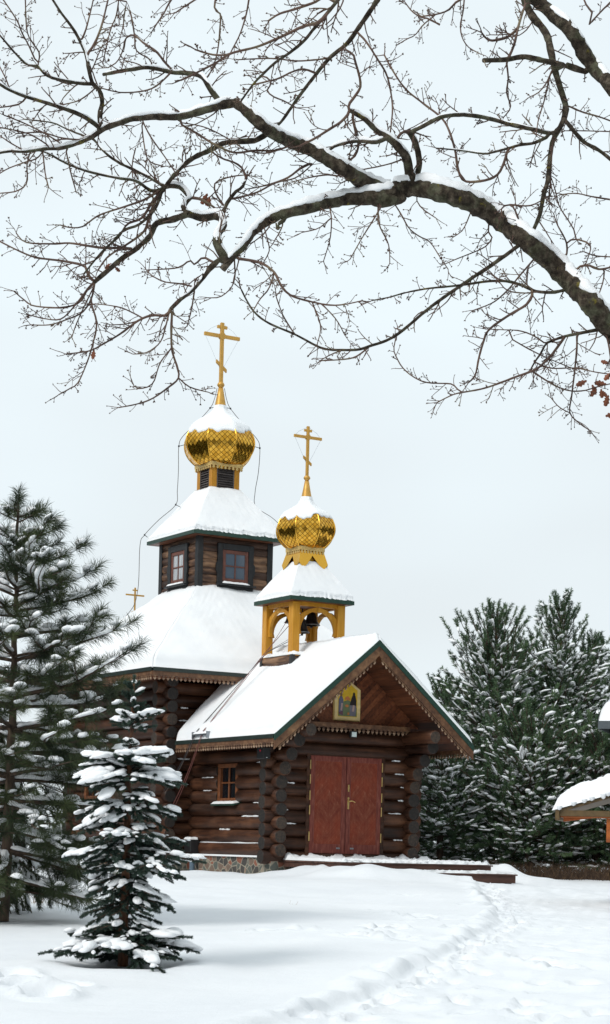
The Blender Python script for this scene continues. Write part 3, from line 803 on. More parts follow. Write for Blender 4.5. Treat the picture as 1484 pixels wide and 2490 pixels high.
for k, c, al, ou in face_frames():
    wn = empty('window'); wn.parent = church
    wn.location = c + ou * (HWT + .012) + Vector((0, 0, 6.94)) + al * (-.01 if k == 0 else .02)
    wn.rotation_euler = (0, 0, k * PI / 2)           # local x along the face, local -y outwards
    def ring(mb, w0, h0, w1, h1, y0, y1, e=.0):
        mb.bbox((-w1, y0, -h1 - e), (-w0, y1, h1)); mb.bbox((w0, y0, -h1 - e), (w1, y1, h1)); mb.bbox((-w0, y0, h0), (w0, y1, h1)); mb.bbox((-w0, y0, -h1 - e), (w0, y1, -h0))
    mb = MB(); ring(mb, .355, .385, .49, .53, -.05, .03)
    for s in (-1, 1):                                    # shaped ears of the casing
        mb.prism([(s*.488, -.048, .10), (s*.525, -.048, .05), (s*.535, -.048, -.12), (s*.505, -.048, -.2), (s*.488, -.048, -.2)], (0, .04, 0))
        mb.prism([(s*.30, -.049, -.53), (s*.36, -.049, -.60), (s*.46, -.049, -.60), (s*.49, -.049, -.53)], (0, .04, 0))
    mb.build('casing', M['dark_trim'], wn)
    mb = MB(); ring(mb, .265, .295, .352, .382, -.03, .02); mb.bbox((-.016, -.025, -.295), (.016, .01, .295)); mb.bbox((-.265, -.024, -.014), (-.016, .008, .018)); mb.bbox((.016, -.024, -.014), (.265, .008, .018))
    mb.build('sash', M['red_frame'], wn)
    mb = MB(); mb.box((-.265, -.004, -.295), (.265, .004, .295)); mb.build('pane', M['pane_curtain'] if k == 3 else M['pane'], wn)
    mb = MB(); mb.bbox((-.53, -.13, -.475), (.53, -.04, -.435), .006); mb.build('sill', M['dark_trim'], wn)
    snow_sheet([(-.38, -.13, -.434), (.36, -.13, -.434), (.34, -.04, -.41), (-.36, -.04, -.41)], 'snow', wn, 16, 4, .035, (True, False), (True, True), .008, 200 + k, .0, .004)

def hip_cap(nm, c, z0, h0, z1, h1, thick, seed, rag):
    lo = [(c[0] + sx * h0, c[1] + sy * h0, z0) for sx, sy in ((-1, -1), (1, -1), (1, 1), (-1, 1))]
    hi = [(c[0] + sx * h1, c[1] + sy * h1, z1) for sx, sy in ((-1, -1), (1, -1), (1, 1), (-1, 1))]
    mb = MB(); mb.add(lo + hi, [(i, (i + 1) % 4, 4 + (i + 1) % 4, 4 + i) for i in range(4)] + [(4, 5, 6, 7)])
    r_ = mb.build(nm, M['green'], church)
    mb = MB(); mb.box((c[0] - h0 + .02, c[1] - h0 + .02, z0 - .085), (c[0] + h0 - .02, c[1] + h0 - .02, z0 - .06)); mb.build('soffit', M['soffit'], r_)
    for i in range(4):
        p, q = Vector(lo[i]), Vector(lo[(i + 1) % 4]); d = (q - p).normalized(); o = Vector((d.y, -d.x, 0))
        mb = MB(); board(mb, p - o * .01 + Vector((0, 0, .006)), q - o * .01 + Vector((0, 0, .006)), DOWN, .085, o, .03); mb.build('green_eave', M['green'], r_)
        snow_sheet([lo[i], lo[(i + 1) % 4], hi[(i + 1) % 4], hi[i]], 'snow', r_, 110, 26, thick, (True, False), (False, False), rag, seed + i, -.015, .003, .7, thick * .9)
    return r_
hip_cap('tower_roof', (CX + .05, 6.2), TZ1 + .06, 1.25, 8.84, .40, .05, 300, .016)

# drum with louvres
DR = .385
mb = MB(); mb.box(((CX + .06) - DR + .05, 6.2 - DR + .05, 8.5), ((CX + .06) + DR - .05, 6.2 + DR - .05, 9.50)); drum = mb.build('drum', M['louvre'], church)
mb = MB()
for sx in (-1, 1):
    for sy in (-1, 1):
        mb = MB(); x, y = (CX + .06) + sx * DR, 6.2 + sy * DR
        mb.bbox((min(x, x - sx * .145), min(y, y - sy * .145), 8.6), (max(x, x - sx * .145), max(y, y - sy * .145), 9.5), .01); mb.build('post', M['ochre'], drum)
for k in range(4):
    a = k * PI / 2; al, ou = Vector((math.cos(a), math.sin(a), 0)), Vector((math.sin(a), -math.cos(a), 0)); c = Vector(((CX + .06), 6.2, 0))
    mb = MB()
    for r in range(11):
        z = 8.80 + .056 * r
        pl = [c + al * -.235 + ou * (DR - .055) + Vector((0, 0, z)), c + al * .235 + ou * (DR - .055) + Vector((0, 0, z)), c + al * .235 + ou * (DR - .012) + Vector((0, 0, z - .038)), c + al * -.235 + ou * (DR - .012) + Vector((0, 0, z - .038))]
        mb.prism(pl, (0, 0, -.012), 0, cr.random())
    for s in (-1, 1):
        p = c + al * (s * .228) + ou * (DR - .03); mb.prism([p - al * .018, p + al * .018, p + al * .018 + ou * .022, p - al * .018 + ou * .022], (0, 0, 1.0), 0, .6); mb.v[-8:] = [(v[0], v[1], v[2] + 8.68) for v in mb.v[-8:]]
    mb.build('louvre', M['louvre'], drum)

# ---------------- onion domes
def onion(c, zs, prof, rot, ntile, snow_from, name_seed, cone, ball, collar):
    """prof: list of (z, r) of the gilded body; zs: height offset"""
    def fac(a):
        b = (a - rot) % (PI / 4) - PI / 8
        return math.cos(PI / 8) / math.cos(b) * 1.03
    # smooth the profile
    P = [Vector((r, 0, z)) for z, r in prof]; pr = []
    for i in range(len(P) - 1):
        p0, p1, p2, p3 = P[max(i-1, 0)], P[i], P[i+1], P[min(i+2, len(P)-1)]
        for j in range(6):
            t = j / 6; q = 0.5 * ((2*p1) + (p2-p0)*t + (2*p0-5*p1+4*p2-p3)*t*t + (-p0+3*p1-3*p2+p3)*t**3); pr.append((q.z, q.x))
    pr.append(prof[-1])
    mb = MB(); mb.lathe((c[0], c[1], zs), pr, 32, 1, True, .0, False, fac)
    # scales
    s = [0.0]
    for i in range(1, len(pr)): s.append(s[-1] + math.hypot(pr[i][0] - pr[i-1][0], pr[i][1] - pr[i-1][1]))
    zz, rr_ = np.array([p[0] for p in pr]), np.array([p[1] for p in pr]); s = np.array(s)
    hgt = max(p[1] for p in pr) / ntile
    smax = np.interp(snow_from + .25, zz[np.argmax(rr_):], s[np.argmax(rr_):])
    for f in range(8):
        a0 = rot + f * PI / 4 + PI / 8
        # a0 is the direction of the facet's middle
        da = Vector((math.cos(a0), math.sin(a0), 0)); dt = Vector((-math.sin(a0), math.cos(a0), 0))
        def pos(x, t, off):
            r = float(np.interp(t, s, rr_)); z = float(np.interp(t, s, zz)); ap = r * math.cos(PI / 8) * 1.03; hw = ap * math.tan(PI / 8)
            x = max(-hw, min(hw, x))
            return Vector((c[0], c[1], zs + z)) + da * (ap + off) + dt * x
        j = 0; t = hgt * .3
        while t < smax:
            r = float(np.interp(t, s, rr_)); hw = r * math.cos(PI / 8) * math.tan(PI / 8)
            n = int(hw / hgt) + 2
            for i in range(-n, n + 1):
                x = (i + .5 * (j % 2)) * hgt
                if abs(x) > hw + hgt * .45: continue
                T_ = cr.random(); tw = cr.uniform(-.004, .004); tv = cr.uniform(-.0045, .0045)
                a_, b_, c_, d_ = pos(x, t - hgt * .455, .0155 - tv), pos(x + hgt * .435, t, .0125 + tw), pos(x, t + hgt * .455, .0095 + tv), pos(x - hgt * .435, t, .0125 - tw)
                mb.add([a_, b_, c_, d_], [(0, 1, 2, 3)], 0, False, .1 + .9 * T_)
                mb.add([a_, b_, d_, pos(x, t - hgt * .455, .004), pos(x + hgt * .435, t, .004), pos(x - hgt * .435, t, .004)], [(0, 3, 4, 1), (2, 5, 3, 0)], 0, False, 0.0)
            t += hgt * .5; j += 1
    dome = mb.build('dome', [M['gold'], M['gold_seam']], church)
    for f in range(8):
        mb = MB(); a = rot + f * PI / 4
        pts = [(c[0] + math.cos(a) * (r * 1.03 + .012), c[1] + math.sin(a) * (r * 1.03 + .012), zs + z) for z, r in pr if z < snow_from + .06]
        mb.tube(pts, .018, 6, 0, tint=1.0); mb.build('rib', M['gold'], dome)
    # snow cap with an uneven lower edge
    wv = Wave(name_seed, 2.2); w2_ = Wave(name_seed + 1, .55); k_ = 72; m_ = 22; vs = []
    zt = pr[-1][0]
    for i in range(m_):
        for k in range(k_):
            a = 2 * PI * k / k_
            zl = snow_from + .045 * float(wv(math.cos(a) * 2, math.sin(a) * 2)) + .035 * float(w2_(math.cos(a) * 2, math.sin(a) * 2))
            v = i / (m_ - 1); z = zl + (zt - zl) * v
            r = float(np.interp(z, zz[np.argmax(rr_):], rr_[np.argmax(rr_):])) * fac(a)
            e = .012 + 0.032 * math.sqrt(max(0, 1 - (1 - min(1, v / .16)) ** 2)) * (1 - .75 * v)
            if i == 0: e = -.01
            e += .006 * float(w2_(a * 3, z * 7))
            vs.append((c[0] + math.cos(a) * (r + e), c[1] + math.sin(a) * (r + e), zs + z))
    fs = [(i*k_+k, i*k_+(k+1) % k_, (i+1)*k_+(k+1) % k_, (i+1)*k_+k) for i in range(m_-1) for k in range(k_)]
    link('snow', fast_mesh('snow', vs, fs), M['snow'], dome)
    mb = MB(); mb.lathe((c[0], c[1], zs), cone, 20, 0, True, .5, True); mb.build('spire', M['gold_paint'], dome)
    mb = MB(); bz, br = ball
    mb.lathe((c[0], c[1], zs + bz), [(br * math.sin(t), max(.001, br * math.cos(t))) for t in np.linspace(-PI/2, PI/2, 13)], 20, 0, True, .5); mb.lathe((c[0], c[1], zs + bz), [(-.012, br + .006), (.012, br + .006)], 20); mb.build('ball', M['gold_paint'], dome)
    # scalloped collar under the dome
    z0, z1, r0, r1, square = collar
    mb = MB(); n = 8
    for k in range(4):
        a = k * PI / 2; al, ou = Vector((math.cos(a), math.sin(a), 0)), Vector((math.sin(a), -math.cos(a), 0)); cc = Vector((c[0], c[1], zs))
        p, q = cc + al * -r0 + ou * r0 + Vector((0, 0, z1)), cc + al * r0 + ou * r0 + Vector((0, 0, z1))
        board(mb, p, q, DOWN, (z1 - z0) * .5, ou, .014)
        lace(mb, p + DOWN * (z1 - z0) * .5 - ou * .0, q + DOWN * (z1 - z0) * .5, DOWN, ou, 2 * r0 / n, (z1 - z0) * .75, .012)
    mb.build('collar', [M['pale_gold'], M['pale_gold']], dome)
    mb = MB(); mb.lathe((c[0], c[1], zs), [(z0 - .02, r0 * .98), (z1, r0 * 1.0), (z1 + .01, prof[0][1])], 16, 0, True, .2); mb.build('neck', M['gold'], dome)
    return dome

def cross(c, z0, z1, zbar, half, zup, hup, zlow, t, disc=True):
    mb = MB(); w = t
    mb.bbox((c[0] - w, c[1] - w * .7, z0), (c[0] + w, c[1] + w * .7, z1), .006)
    mb.bbox((c[0] - half, c[1] - w * .62, zbar - w * .95), (c[0] + half, c[1] + w * .62, zbar + w * .95), .006)
    mb.bbox((c[0] - hup, c[1] - w * .6, zup - w * .8), (c[0] + hup, c[1] + w * .6, zup + w * .8), .006)
    s = hup * 1.05
    poly = [(c[0] - s, c[1] - w * .58, zlow + s * .75 + w * .85), (c[0] + s, c[1] - w * .58, zlow - s * .75 + w * .85), (c[0] + s, c[1] - w * .58, zlow - s * .75 - w * .85), (c[0] - s, c[1] - w * .58, zlow + s * .75 - w * .85)]
    mb.prism(poly[::-1], (0, w * 1.16, 0))
    if disc:
        mb.prism([(c[0] + 1.9 * w * math.cos(a), c[1] - w * .9, zbar + 1.9 * w * math.sin(a)) for a in np.linspace(0, 2 * PI, 19)[:-1]], (0, w * 1.8, 0))
    cx = mb.build('cross', M['gold_paint'], church)
    if disc:
        mb = MB()
        for s_ in (-1, 1):
            mb.tube([(c[0] + s_ * half * .97, c[1], zbar), (c[0] + s_ * .5 * (half + hup), c[1], (zbar + zup) / 2 + .04), (c[0] + s_ * hup * .3, c[1], z1 - .03)], .0025, 4)
            mb.tube([(c[0] + s_ * half * .97, c[1], zbar), (c[0] + s_ * w, c[1], zlow - .05)], .0025, 4)
        mb.build('guy_wire', M['steel'], cx)
    return cx

CT1 = (CX + .07, 6.2)
prof1 = [(9.50, .47), (9.56, .60), (9.70, .74), (9.85, .825), (10.0, .86), (10.15, .845), (10.3, .78), (10.42, .72), (10.52, .63), (10.64, .46), (10.76, .275), (10.88, .17), (10.99, .135)]
onion(CT1, 0, prof1, TH * -1 + rad(-90 + 22.5 + 4 + 3), 6.7, 10.24, 400, [(10.93, .150), (10.99, .140), (11.2, .10), (11.42, .062), (11.43, .03)], (11.50, .085), (9.40, 9.53, .43, .5, True))
cross(CT1, 11.55, 13.02, 12.69, .49, 12.91, .135, 11.96, .046)
CT2 = (CX + .05, 1.95)
prof2 = [(6.98, .33), (7.02, .43), (7.13, .55), (7.25, .63), (7.38, .664), (7.5, .65), (7.62, .60), (7.70, .555), (7.78, .485), (7.87, .35), (7.96, .215), (8.06, .14), (8.16, .11)]
onion(CT2, 0, prof2, -TH + rad(-90 + 22.5 + 4), 6.2, 7.62, 420, [(8.10, .125), (8.16, .117), (8.32, .085), (8.52, .05), (8.53, .03)], (8.59, .07), (6.87, 7.0, .315, .5, True))
cross(CT2, 8.63, 9.76, 9.51, .365, 9.66, .10, 8.98, .034)

# ---------------- belfry on the porch ridge
BC = CT2; BH = .70
base = MB()
for k in range(4):
    a = k * PI / 2; al, ou = Vector((math.cos(a), math.sin(a), 0)), Vector((math.sin(a), -math.cos(a), 0)); c = Vector((BC[0], BC[1], 0))
    for r in range(6):
        z0 = 3.70 + .135 * r; ti = cr.uniform(.3, 1)
        vs = []
        prof = [(0.0, 0), (.022, .2), (.03, .5), (.022, .8), (0, 1)]
        for u in (-BH, BH):
            for o_, t_ in prof: vs.append(c + al * u + ou * (BH - .03 + o_) + Vector((0, 0, z0 + .135 * t_)))
        base.add(vs, [(j, 5 + j, 6 + j, 1 + j) for j in range(4)], 0, True, ti)
base = base.build('belfry_base', M['siding'], church)
for sx in (-1, 1):
    for sy in (-1, 1):
        mb = MB(); x, y = BC[0] + sx * (BH + .012), BC[1] + sy * (BH + .012)
        mb.bbox((min(x, x - sx * .1), min(y, y - sy * .1), 3.6), (max(x, x - sx * .1), max(y, y - sy * .1), 4.512), .008); mb.build('corner_post', M['dark_trim'], base)
snow_sheet([(BC[0] - BH - .02, BC[1] - BH - .02, 4.51), (BC[0] + BH + .02, BC[1] - BH - .02, 4.51), (BC[0] + BH + .02, BC[1] + BH + .02, 4.51), (BC[0] - BH - .02, BC[1] + BH + .02, 4.51)], 'snow', base, 30, 30, .09, (True, False), (True, True), .012, 501, .02, .012, .5)
BP = .59; PW = .095
belfry = empty('belfry'); belfry.parent = church
for sx in (-1, 1):
    for sy in (-1, 1):
        mb = MB(); x, y = BC[0] + sx * BP, BC[1] + sy * BP
        mb.bbox((x - PW, y - PW, 4.45), (x + PW, y + PW, 5.70), .012, 0, cr.random()); mb.build('post', M['ochre'], belfry)
for k in range(4):
    a = k * PI / 2; al, ou = Vector((math.cos(a), math.sin(a), 0)), Vector((math.sin(a), -math.cos(a), 0)); c = Vector((BC[0], BC[1], 0))
    mb = MB(); p = c + ou * BP
    mb.prism([p - al * (BP - PW) - ou * .06, p + al * (BP - PW) - ou * .06, p + al * (BP - PW) + ou * .06, p - al * (BP - PW) + ou * .06], (0, 0, .10)); mb.v = [(v[0], v[1], v[2] + 5.62) for v in mb.v]; mb.build('top_beam', M['ochre'], belfry)
    for s in (-1, 1):
        mb = MB(); inner, outer = [], []
        for t in np.linspace(0, 1, 12):
            th = t * PI / 2 * .93
            x = (BP - PW) * math.cos(th) if t > 0 else BP - PW
            inner.append((max(0.012, (BP - PW + .0) * math.cos(th) * 1.0 - .05 * (1 - t)), 5.02 + .50 * math.sin(th)))
        for t in np.linspace(0, 1, 8):
            outer.append((min(BP - PW - .002, (BP - PW + .10) * math.cos(t * PI / 2 * .93) + .03), 5.10 + .52 * t ** .75))
        outer[0] = (BP - PW - .002, 4.99); inner[0] = (BP - PW - .075, 4.99); inner[-1] = (.006, 5.50); outer[-1] = (.006, 5.615)
        outer[1] = (BP - PW - .002, 5.16)
        poly = inner + outer[::-1]
        P3 = [p + al * (s * x) + ou * .035 + Vector((0, 0, z)) for x, z in poly]
        mb.prism(P3, ou * -.07, 0, cr.random()); mb.build('brace', M['ochre'], belfry)
hip_cap('belfry_roof', BC, 5.79, .815, 6.76, .17, .055, 540, .015)
mb = MB()                                     # gilded leaves that fall over the roof tip
for k in range(4):
    a = k * PI / 2; al, ou = Vector((math.cos(a), math.sin(a), 0)), Vector((math.sin(a), -math.cos(a), 0)); c = Vector((BC[0], BC[1], 0))
    P = lambda x, o_, z: c + al * x + ou * o_ + Vector((0, 0, z))
    top0, top1 = P(-.30, .30, 6.93), P(.30, .30, 6.93); b0, b1 = P(-.38, .38, 6.62), P(.38, .38, 6.62); m0, m1 = P(-.15, .37, 6.60), P(.15, .37, 6.60); n = P(0, .325, 6.80)
    mb.add([top0, top1, n, b0, b1, m0, m1, P(-.27, .40, 6.50), P(.27, .40, 6.50)], [(0, 2, 1), (0, 5, 2), (1, 2, 6), (0, 3, 7), (0, 7, 5), (1, 8, 4), (1, 6, 8)], 0, False, .7)
mb.build('gilded_apron', M['gold'], church)
mb = MB(); mb.box((BC[0] - .30, BC[1] - .30, 6.6), (BC[0] + .30, BC[1] + .30, 6.93)); mb.build('belfry_neck', M['gold'], church)
# small cross of the apse
cross((CX, 10.55), 5.4, 6.98, 6.78, .27, 6.91, .075, 6.28, .022, False)
mb = MB(); mb.lathe((CX, 10.55, 6.07), [(.05 * math.sin(t), max(.001, .06 * math.cos(t))) for t in np.linspace(-PI/2, PI/2, 9)], 12); mb.build('ball', M['gold_paint'], church)

# slivers of snow caught on the logs
mb = MB()
sliv = []
for k, b0, b1 in ((2, .5, 1.3), (0, .3, 3.3), (5, 2.6, 3.2), (3, .2, .8), (4, 2.7, 3.1), (1, 1.8, 2.3), (6, .3, .7)):
    sliv.append(((-.07, b0, .175 + PITCH * k + .142), (-.07, b1, .175 + PITCH * k + .142)))
for i, a0, a1 in ((2, .12, .5), (5, .2, .45), (3, 2.85, 3.2), (4, 3.1, 3.3), (6, 3.0, 3.3), (7, 2.9, 3.15), (1, 3.0, 3.35), (5, 3.15, 3.3), (3, .1, .3)):
    sliv.append(((a0, -.075, .03 + PITCH * i + .14), (a1, -.075, .03 + PITCH * i + .14)))
for i, a0, a1 in ((10, -.44, -.1), (9, -.35, .0), (11, -.4, -.2), (7, -.45, -.1), (5, -.4, -.15)):
    sliv.append(((a0, MB0 - .075, .03 + PITCH * i + .14), (a1, MB0 - .075, .03 + PITCH * i + .14)))
for p, q in sliv:
    p, q = Vector(p), Vector(q); n = 9
    mb.tube([p.lerp(q, i / (n - 1)) + Vector((0, 0, cr.uniform(-.006, .006))) for i in range(n)], [.003] + [cr.uniform(.007, .024) for _ in range(n - 2)] + [.003], 7, 0, True)
mb.box((-.19, .1, .012), (-.06, L, .05))
tag(mb.build('snow', M['snow'], church), 'slivers of snow caught between the logs', None, None, 'stuff')
# ------------------------------------------------------------------ things on and around the church
CM = Matrix.Translation(P0) @ Matrix.Rotation(TH, 4, 'Z')
def cw(x, y, z): return CM @ Vector((x, y, z))
def seat(o, p):
    """stand a thing built in church coordinates at church point p"""
    o.location = cw(*p); o.rotation_euler = (0, 0, TH)

# bells
def bell(p, r, h, label):
    t = empty('bell'); seat(t, p); tag(t, label, 'bell', 'bells in the belfry')
    mb = MB(); mb.lathe((0, 0, 0), [(0, .70*r), (.0, r), (.08*h, r*.97), (.14*h, .86*r), (.35*h, .68*r), (.62*h, .56*r), (.85*h, .50*r), (.95*h, .40*r), (h, .12*r), (h, .001)], 28); mb.build('body', M['bell'], t)
    mb = MB(); mb.lathe((0, 0, 0), [(.02*h, r*1.005), (.05*h, r*1.02), (.08*h, r*.985)], 28); mb.build('rim_band', M['steel'], t)
    mb = MB(); mb.tube([(0, 0, h * .6), (0, 0, -.02)], .01, 6); mb.lathe((0, 0, -.03), [(.03*math.sin(a), max(.001, .03*math.cos(a))) for a in np.linspace(-PI/2, PI/2, 7)], 10); mb.build('clapper', M['bell'], t)
    mb = MB(); mb.tube([(0, 0, h), (0, 0, h + max(.03, 5.62 - p[2] - h))], .018, 6); mb.build('hanger', M['black'], t)
bell((BC[0] - .10, BC[1] - .12, 5.07), .165, .33, 'lower dark bell near the front post of the ochre belfry')
bell((BC[0] + .24, BC[1] + .05, 5.28), .20, .30, 'broad dark bell hanging high under the right arch of the ochre belfry')
bell((BC[0] - .20, BC[1] + .28, 5.32), .12, .22, 'smallest dark bell at the back of the ochre belfry')

# icon board under the gable
ic = empty('icon'); seat(ic, (CX + .01, -.05, 3.02)); tag(ic, 'gabled gold icon board of two robed figures under the porch gable', 'icon')
def house(w, h, hs): return [(-w, 0), (w, 0), (w, hs), (0, h), (-w, hs)]
def flat(poly, y, dep, name, mat, par, dz=0, smooth=False):
    mb = MB(); mb.prism([(x, y, z + dz) for x, z in poly], (0, dep, 0)); return mb.build(name, mat, par)
P_ = {}
for nm, c_ in (('icon_gold', (.78, .50, .03)), ('icon_pale', (.85, .66, .30)), ('icon_green', (.16, .21, .10)), ('icon_blue', (.13, .14, .21)), ('icon_dark', (.022, .015, .018)), ('icon_skin', (.22, .12, .06)), ('icon_pink', (.50, .34, .30)), ('icon_orange', (.62, .22, .07)), ('icon_violet', (.16, .07, .10)), ('icon_grey', (.19, .18, .22))):
    P_[nm] = plain(nm, c_, .45, vary=.15)
flat(house(.345, .90, .68), 0.0, .05, 'frame', M['pale_gold'], ic)
flat(house(.325, .875, .665), -.022, .021, 'border', P_['icon_pale'], ic, .015)
pn = flat(house(.245, .74, .585), -.027, .004, 'painting', P_['icon_gold'], ic, .085)
def painted(poly, name, c_, k): mb = MB(); mb.prism([(x, -.0275 - .0012 * k, z + .085) for x, z in poly], (0, .001, 0)); mb.build(name, P_[c_], pn)
def oval(cx, cz, rx, rz_, n=16): return [(cx + rx * math.cos(2*PI*i/n), cz + rz_ * math.sin(2*PI*i/n)) for i in range(n)]
painted([(-.235, .012), (.235, .012), (.235, .20), (.10, .33), (0, .36), (-.10, .33), (-.235, .22)], 'meadow', 'icon_green', 1)
painted([(-.225, .06), (-.12, .02), (-.115, .25), (-.11, .36), (-.145, .44), (-.20, .44), (-.232, .36), (-.235, .2)], 'robe', 'icon_blue', 2)
painted([(.06, .02), (.20, .02), (.225, .2), (.215, .38), (.18, .46), (.13, .46), (.085, .38), (.05, .2)], 'robe', 'icon_grey', 2)
painted([(.05, .255), (.215, .25), (.222, .36), (.19, .47), (.12, .47), (.09, .39)], 'mantle', 'icon_dark', 3)
painted([(-.185, .13), (-.14, .125), (-.125, .285), (-.165, .29)], 'scroll', 'icon_pink', 4); painted([(.115, .12), (.165, .12), (.175, .255), (.13, .26)], 'scroll', 'icon_pink', 4)
painted([(-.225, .06), (-.12, .03), (-.125, .12), (-.22, .09)], 'hem', 'icon_violet', 4)
painted(oval(-.17, .475, .032, .042), 'face', 'icon_skin', 3); painted(oval(.155, .495, .030, .042), 'face', 'icon_dark', 4)
painted([(-.08, .36), (.06, .36), (.05, .41), (0, .45), (-.06, .42)], 'cloud', 'icon_orange', 3)
painted(oval(-.02, .235, .045, .03), 'patch', 'icon_orange', 3); painted([(-.005, .04), (.04, .04), (.045, .09), (.0, .095)], 'patch', 'icon_orange', 3)

# floodlight on the frieze
t = empty('floodlight'); seat(t, (CX + .02, -.33, 2.70)); tag(t, 'small white floodlight above the red double doors', 'floodlight')
mb = MB(); mb.bbox((-.085, -.02, -.055), (.085, .05, .085), .01); mb.build('housing', M['black'], t)
mb = MB(); mb.bbox((-.06, -.032, -.04), (.06, -.021, .065), .004); mb.build('glass', M['white_lamp'], t)
# box with a red mark under the eave
t = empty('loudspeaker'); seat(t, (-.50, -.22, 2.09)); tag(t, 'dark loudspeaker box with a small red mark under the porch eave', 'loudspeaker')
mb = MB(); mb.bbox((-.02, -.16, 0), (.16, .12, .24), .012); mb.build('cabinet', M['black'], t)
mb = MB(); mb.prism([(-.022, -.03 + y, .14 + z) for y, z in ((0, .0), (-.035, .035), (-.025, .055), (0, .04), (.025, .055), (.035, .035))], (-.004, 0, 0)); mb.build('mark', M['red_mark'], t)
mb = MB(); mb.bbox((.05, -.166, .02), (.08, -.160, .035), .002); mb.build('badge', M['white_lamp'], t)

# meter box and drain pipe by the inner corner
t = empty('meter_box'); seat(t, (-.12, 3.30, .02)); tag(t, 'dark meter box with snow on its lid in the corner of the walls', 'box')
mb = MB(); mb.bbox((-.22, -.16, .05), (0, .16, .34), .012); mb.build('case', M['black'], t)
snow_sheet([(-.22, .14, .342), (-.22, -.14, .342), (-.02, -.14, .345), (-.02, .14, .345)], 'snow', t, 10, 8, .05, (True, False), (True, True), .01, 610)
mb = MB(); mb.tube([(0, 0, -.5), (0, 0, .02)], .06, 14); mb.tube([(0, 0, -.02), (0, 0, .03)], .07, 14); o = mb.build('drain_pipe', M['pipe'], None); seat(o, (-.30, 3.12, 0)); tag(o, 'short blue grey pipe beside the stone plinth', 'pipe')

# bell ropes over the roof, hung from a bracket at the eave
bk = cw(-.80, 2.70, 2.60); t = empty('rope_bracket'); seat(t, (-.80, 1.92, 2.60)); tag(t, 'snow dusted metal rope bracket on the porch eave', 'bracket')
mb = MB(); mb.bbox((-.02, -.33, .05), (.10, .33, .075), .004); mb.bbox((-.04, -.345, -.02), (.12, -.33, .13), .004); mb.bbox((-.04, .33, -.02), (.12, .345, .13), .004); mb.tube([(.03, -.33, .10), (.03, .33, .10)], .022, 8); mb.build('bracket', M['steel'], t)
snow_sheet([(-.02, .3, .075), (-.02, -.3, .075), (.10, -.3, .08), (.10, .3, .08)], 'snow', t, 14, 5, .05, (True, False), (True, True), .01, 620)
def sag(p, q, s, n=14):
    p, q = Vector(p), Vector(q); return [p.lerp(q, i / n) + Vector((0, 0, -s * 4 * (i / n) * (1 - i / n))) for i in range(n + 1)]
rope_specs = [('cable_dark', .008, (BC[0] - .1, BC[1] - .1, 5.03), (-.80, 2.16, 2.72), (-.95, 3.32, 1.45), 'dark bell rope from the lower bell down to the eave bracket'),
              ('cable', .005, (BC[0] + .2, BC[1] + .05, 5.25), (-.80, 2.11, 2.72), (-.95, 3.28, 1.40), 'thin grey bell rope beside the dark rope on the porch roof'),
              ('cable_red', .0075, (BC[0] - .2, BC[1] + .28, 5.28), (-.80, 1.84, 2.72), (-.90, 2.95, 1.15), 'reddish bell rope hanging from the near end of the eave bracket'),
              ('cable_red', .006, (BC[0] - .45, BC[1] + .0, 5.3), (-.80, 1.80, 2.72), (-.90, 2.92, 1.05), 'second reddish bell rope just under the other')]
for m_, r_, a_, b_, c_, lab in rope_specs:
    mb = MB()
    lip = Vector((BC[0] - BH - .06, BC[1] + .30 + RNG.uniform(-.1, .1), 4.62))
    e = [Vector(a_).lerp(lip, i / 6) for i in range(6)]
    mid = []
    for i in range(12):
        q = lip.lerp(Vector(b_), i / 12); q.z = max(q.z, rz(q.x) + .17 + .03 * math.sin(i * 1.3) - (.05 if 4 < i < 9 else 0)) if q.x < CX - .72 else q.z; mid.append(q)
    drop = sag(b_, c_, .10)
    mb.tube(e + mid + drop, r_, 6); o = mb.build('bell_rope', M[m_]); o.location = P0; o.rotation_euler = (0, 0, TH); tag(o, lab, 'rope', 'bell ropes')

# lightning conductor wires with their stand-offs
def conductor(pts, label, clips):
    mb = MB(); mb.tube([Vector(p) for p in pts], .0075, 6)
    o = mb.build('lightning_cable', M['cable']); o.location = P0; o.rotation_euler = (0, 0, TH); tag(o, label, 'cable', 'lightning cables on the main dome')
    mb = MB()
    for i, inner in clips:
        mb.tube([pts[i], inner], .008, 6); mb.bbox(Vector(pts[i]) - Vector((.016, .016, .022)), Vector(pts[i]) + Vector((.016, .016, .022)), .004)
    mb.build('clip', M['cable_dark'], o)
def bz(pts, n=7):
    P = [Vector(p) for p in pts]; out = []
    for i in range(len(P) - 1):
        p0, p1, p2, p3 = P[max(i-1, 0)], P[i], P[i+1], P[min(i+2, len(P)-1)]
        for j in range(n):
            t = j / n; out.append(0.5 * ((2*p1) + (p2-p0)*t + (2*p0-5*p1+4*p2-p3)*t*t + (-p0+3*p1-3*p2+p3)*t**3))
    out.append(P[-1]); return out
vx, vy = CT * 1.0, -ST                        # the direction across the view, in church axes
def dome_side(s, r, z, back=0.0): return (CX + .07 + s * r * vx + back * ST, 6.2 + s * r * vy + back * CT, z)
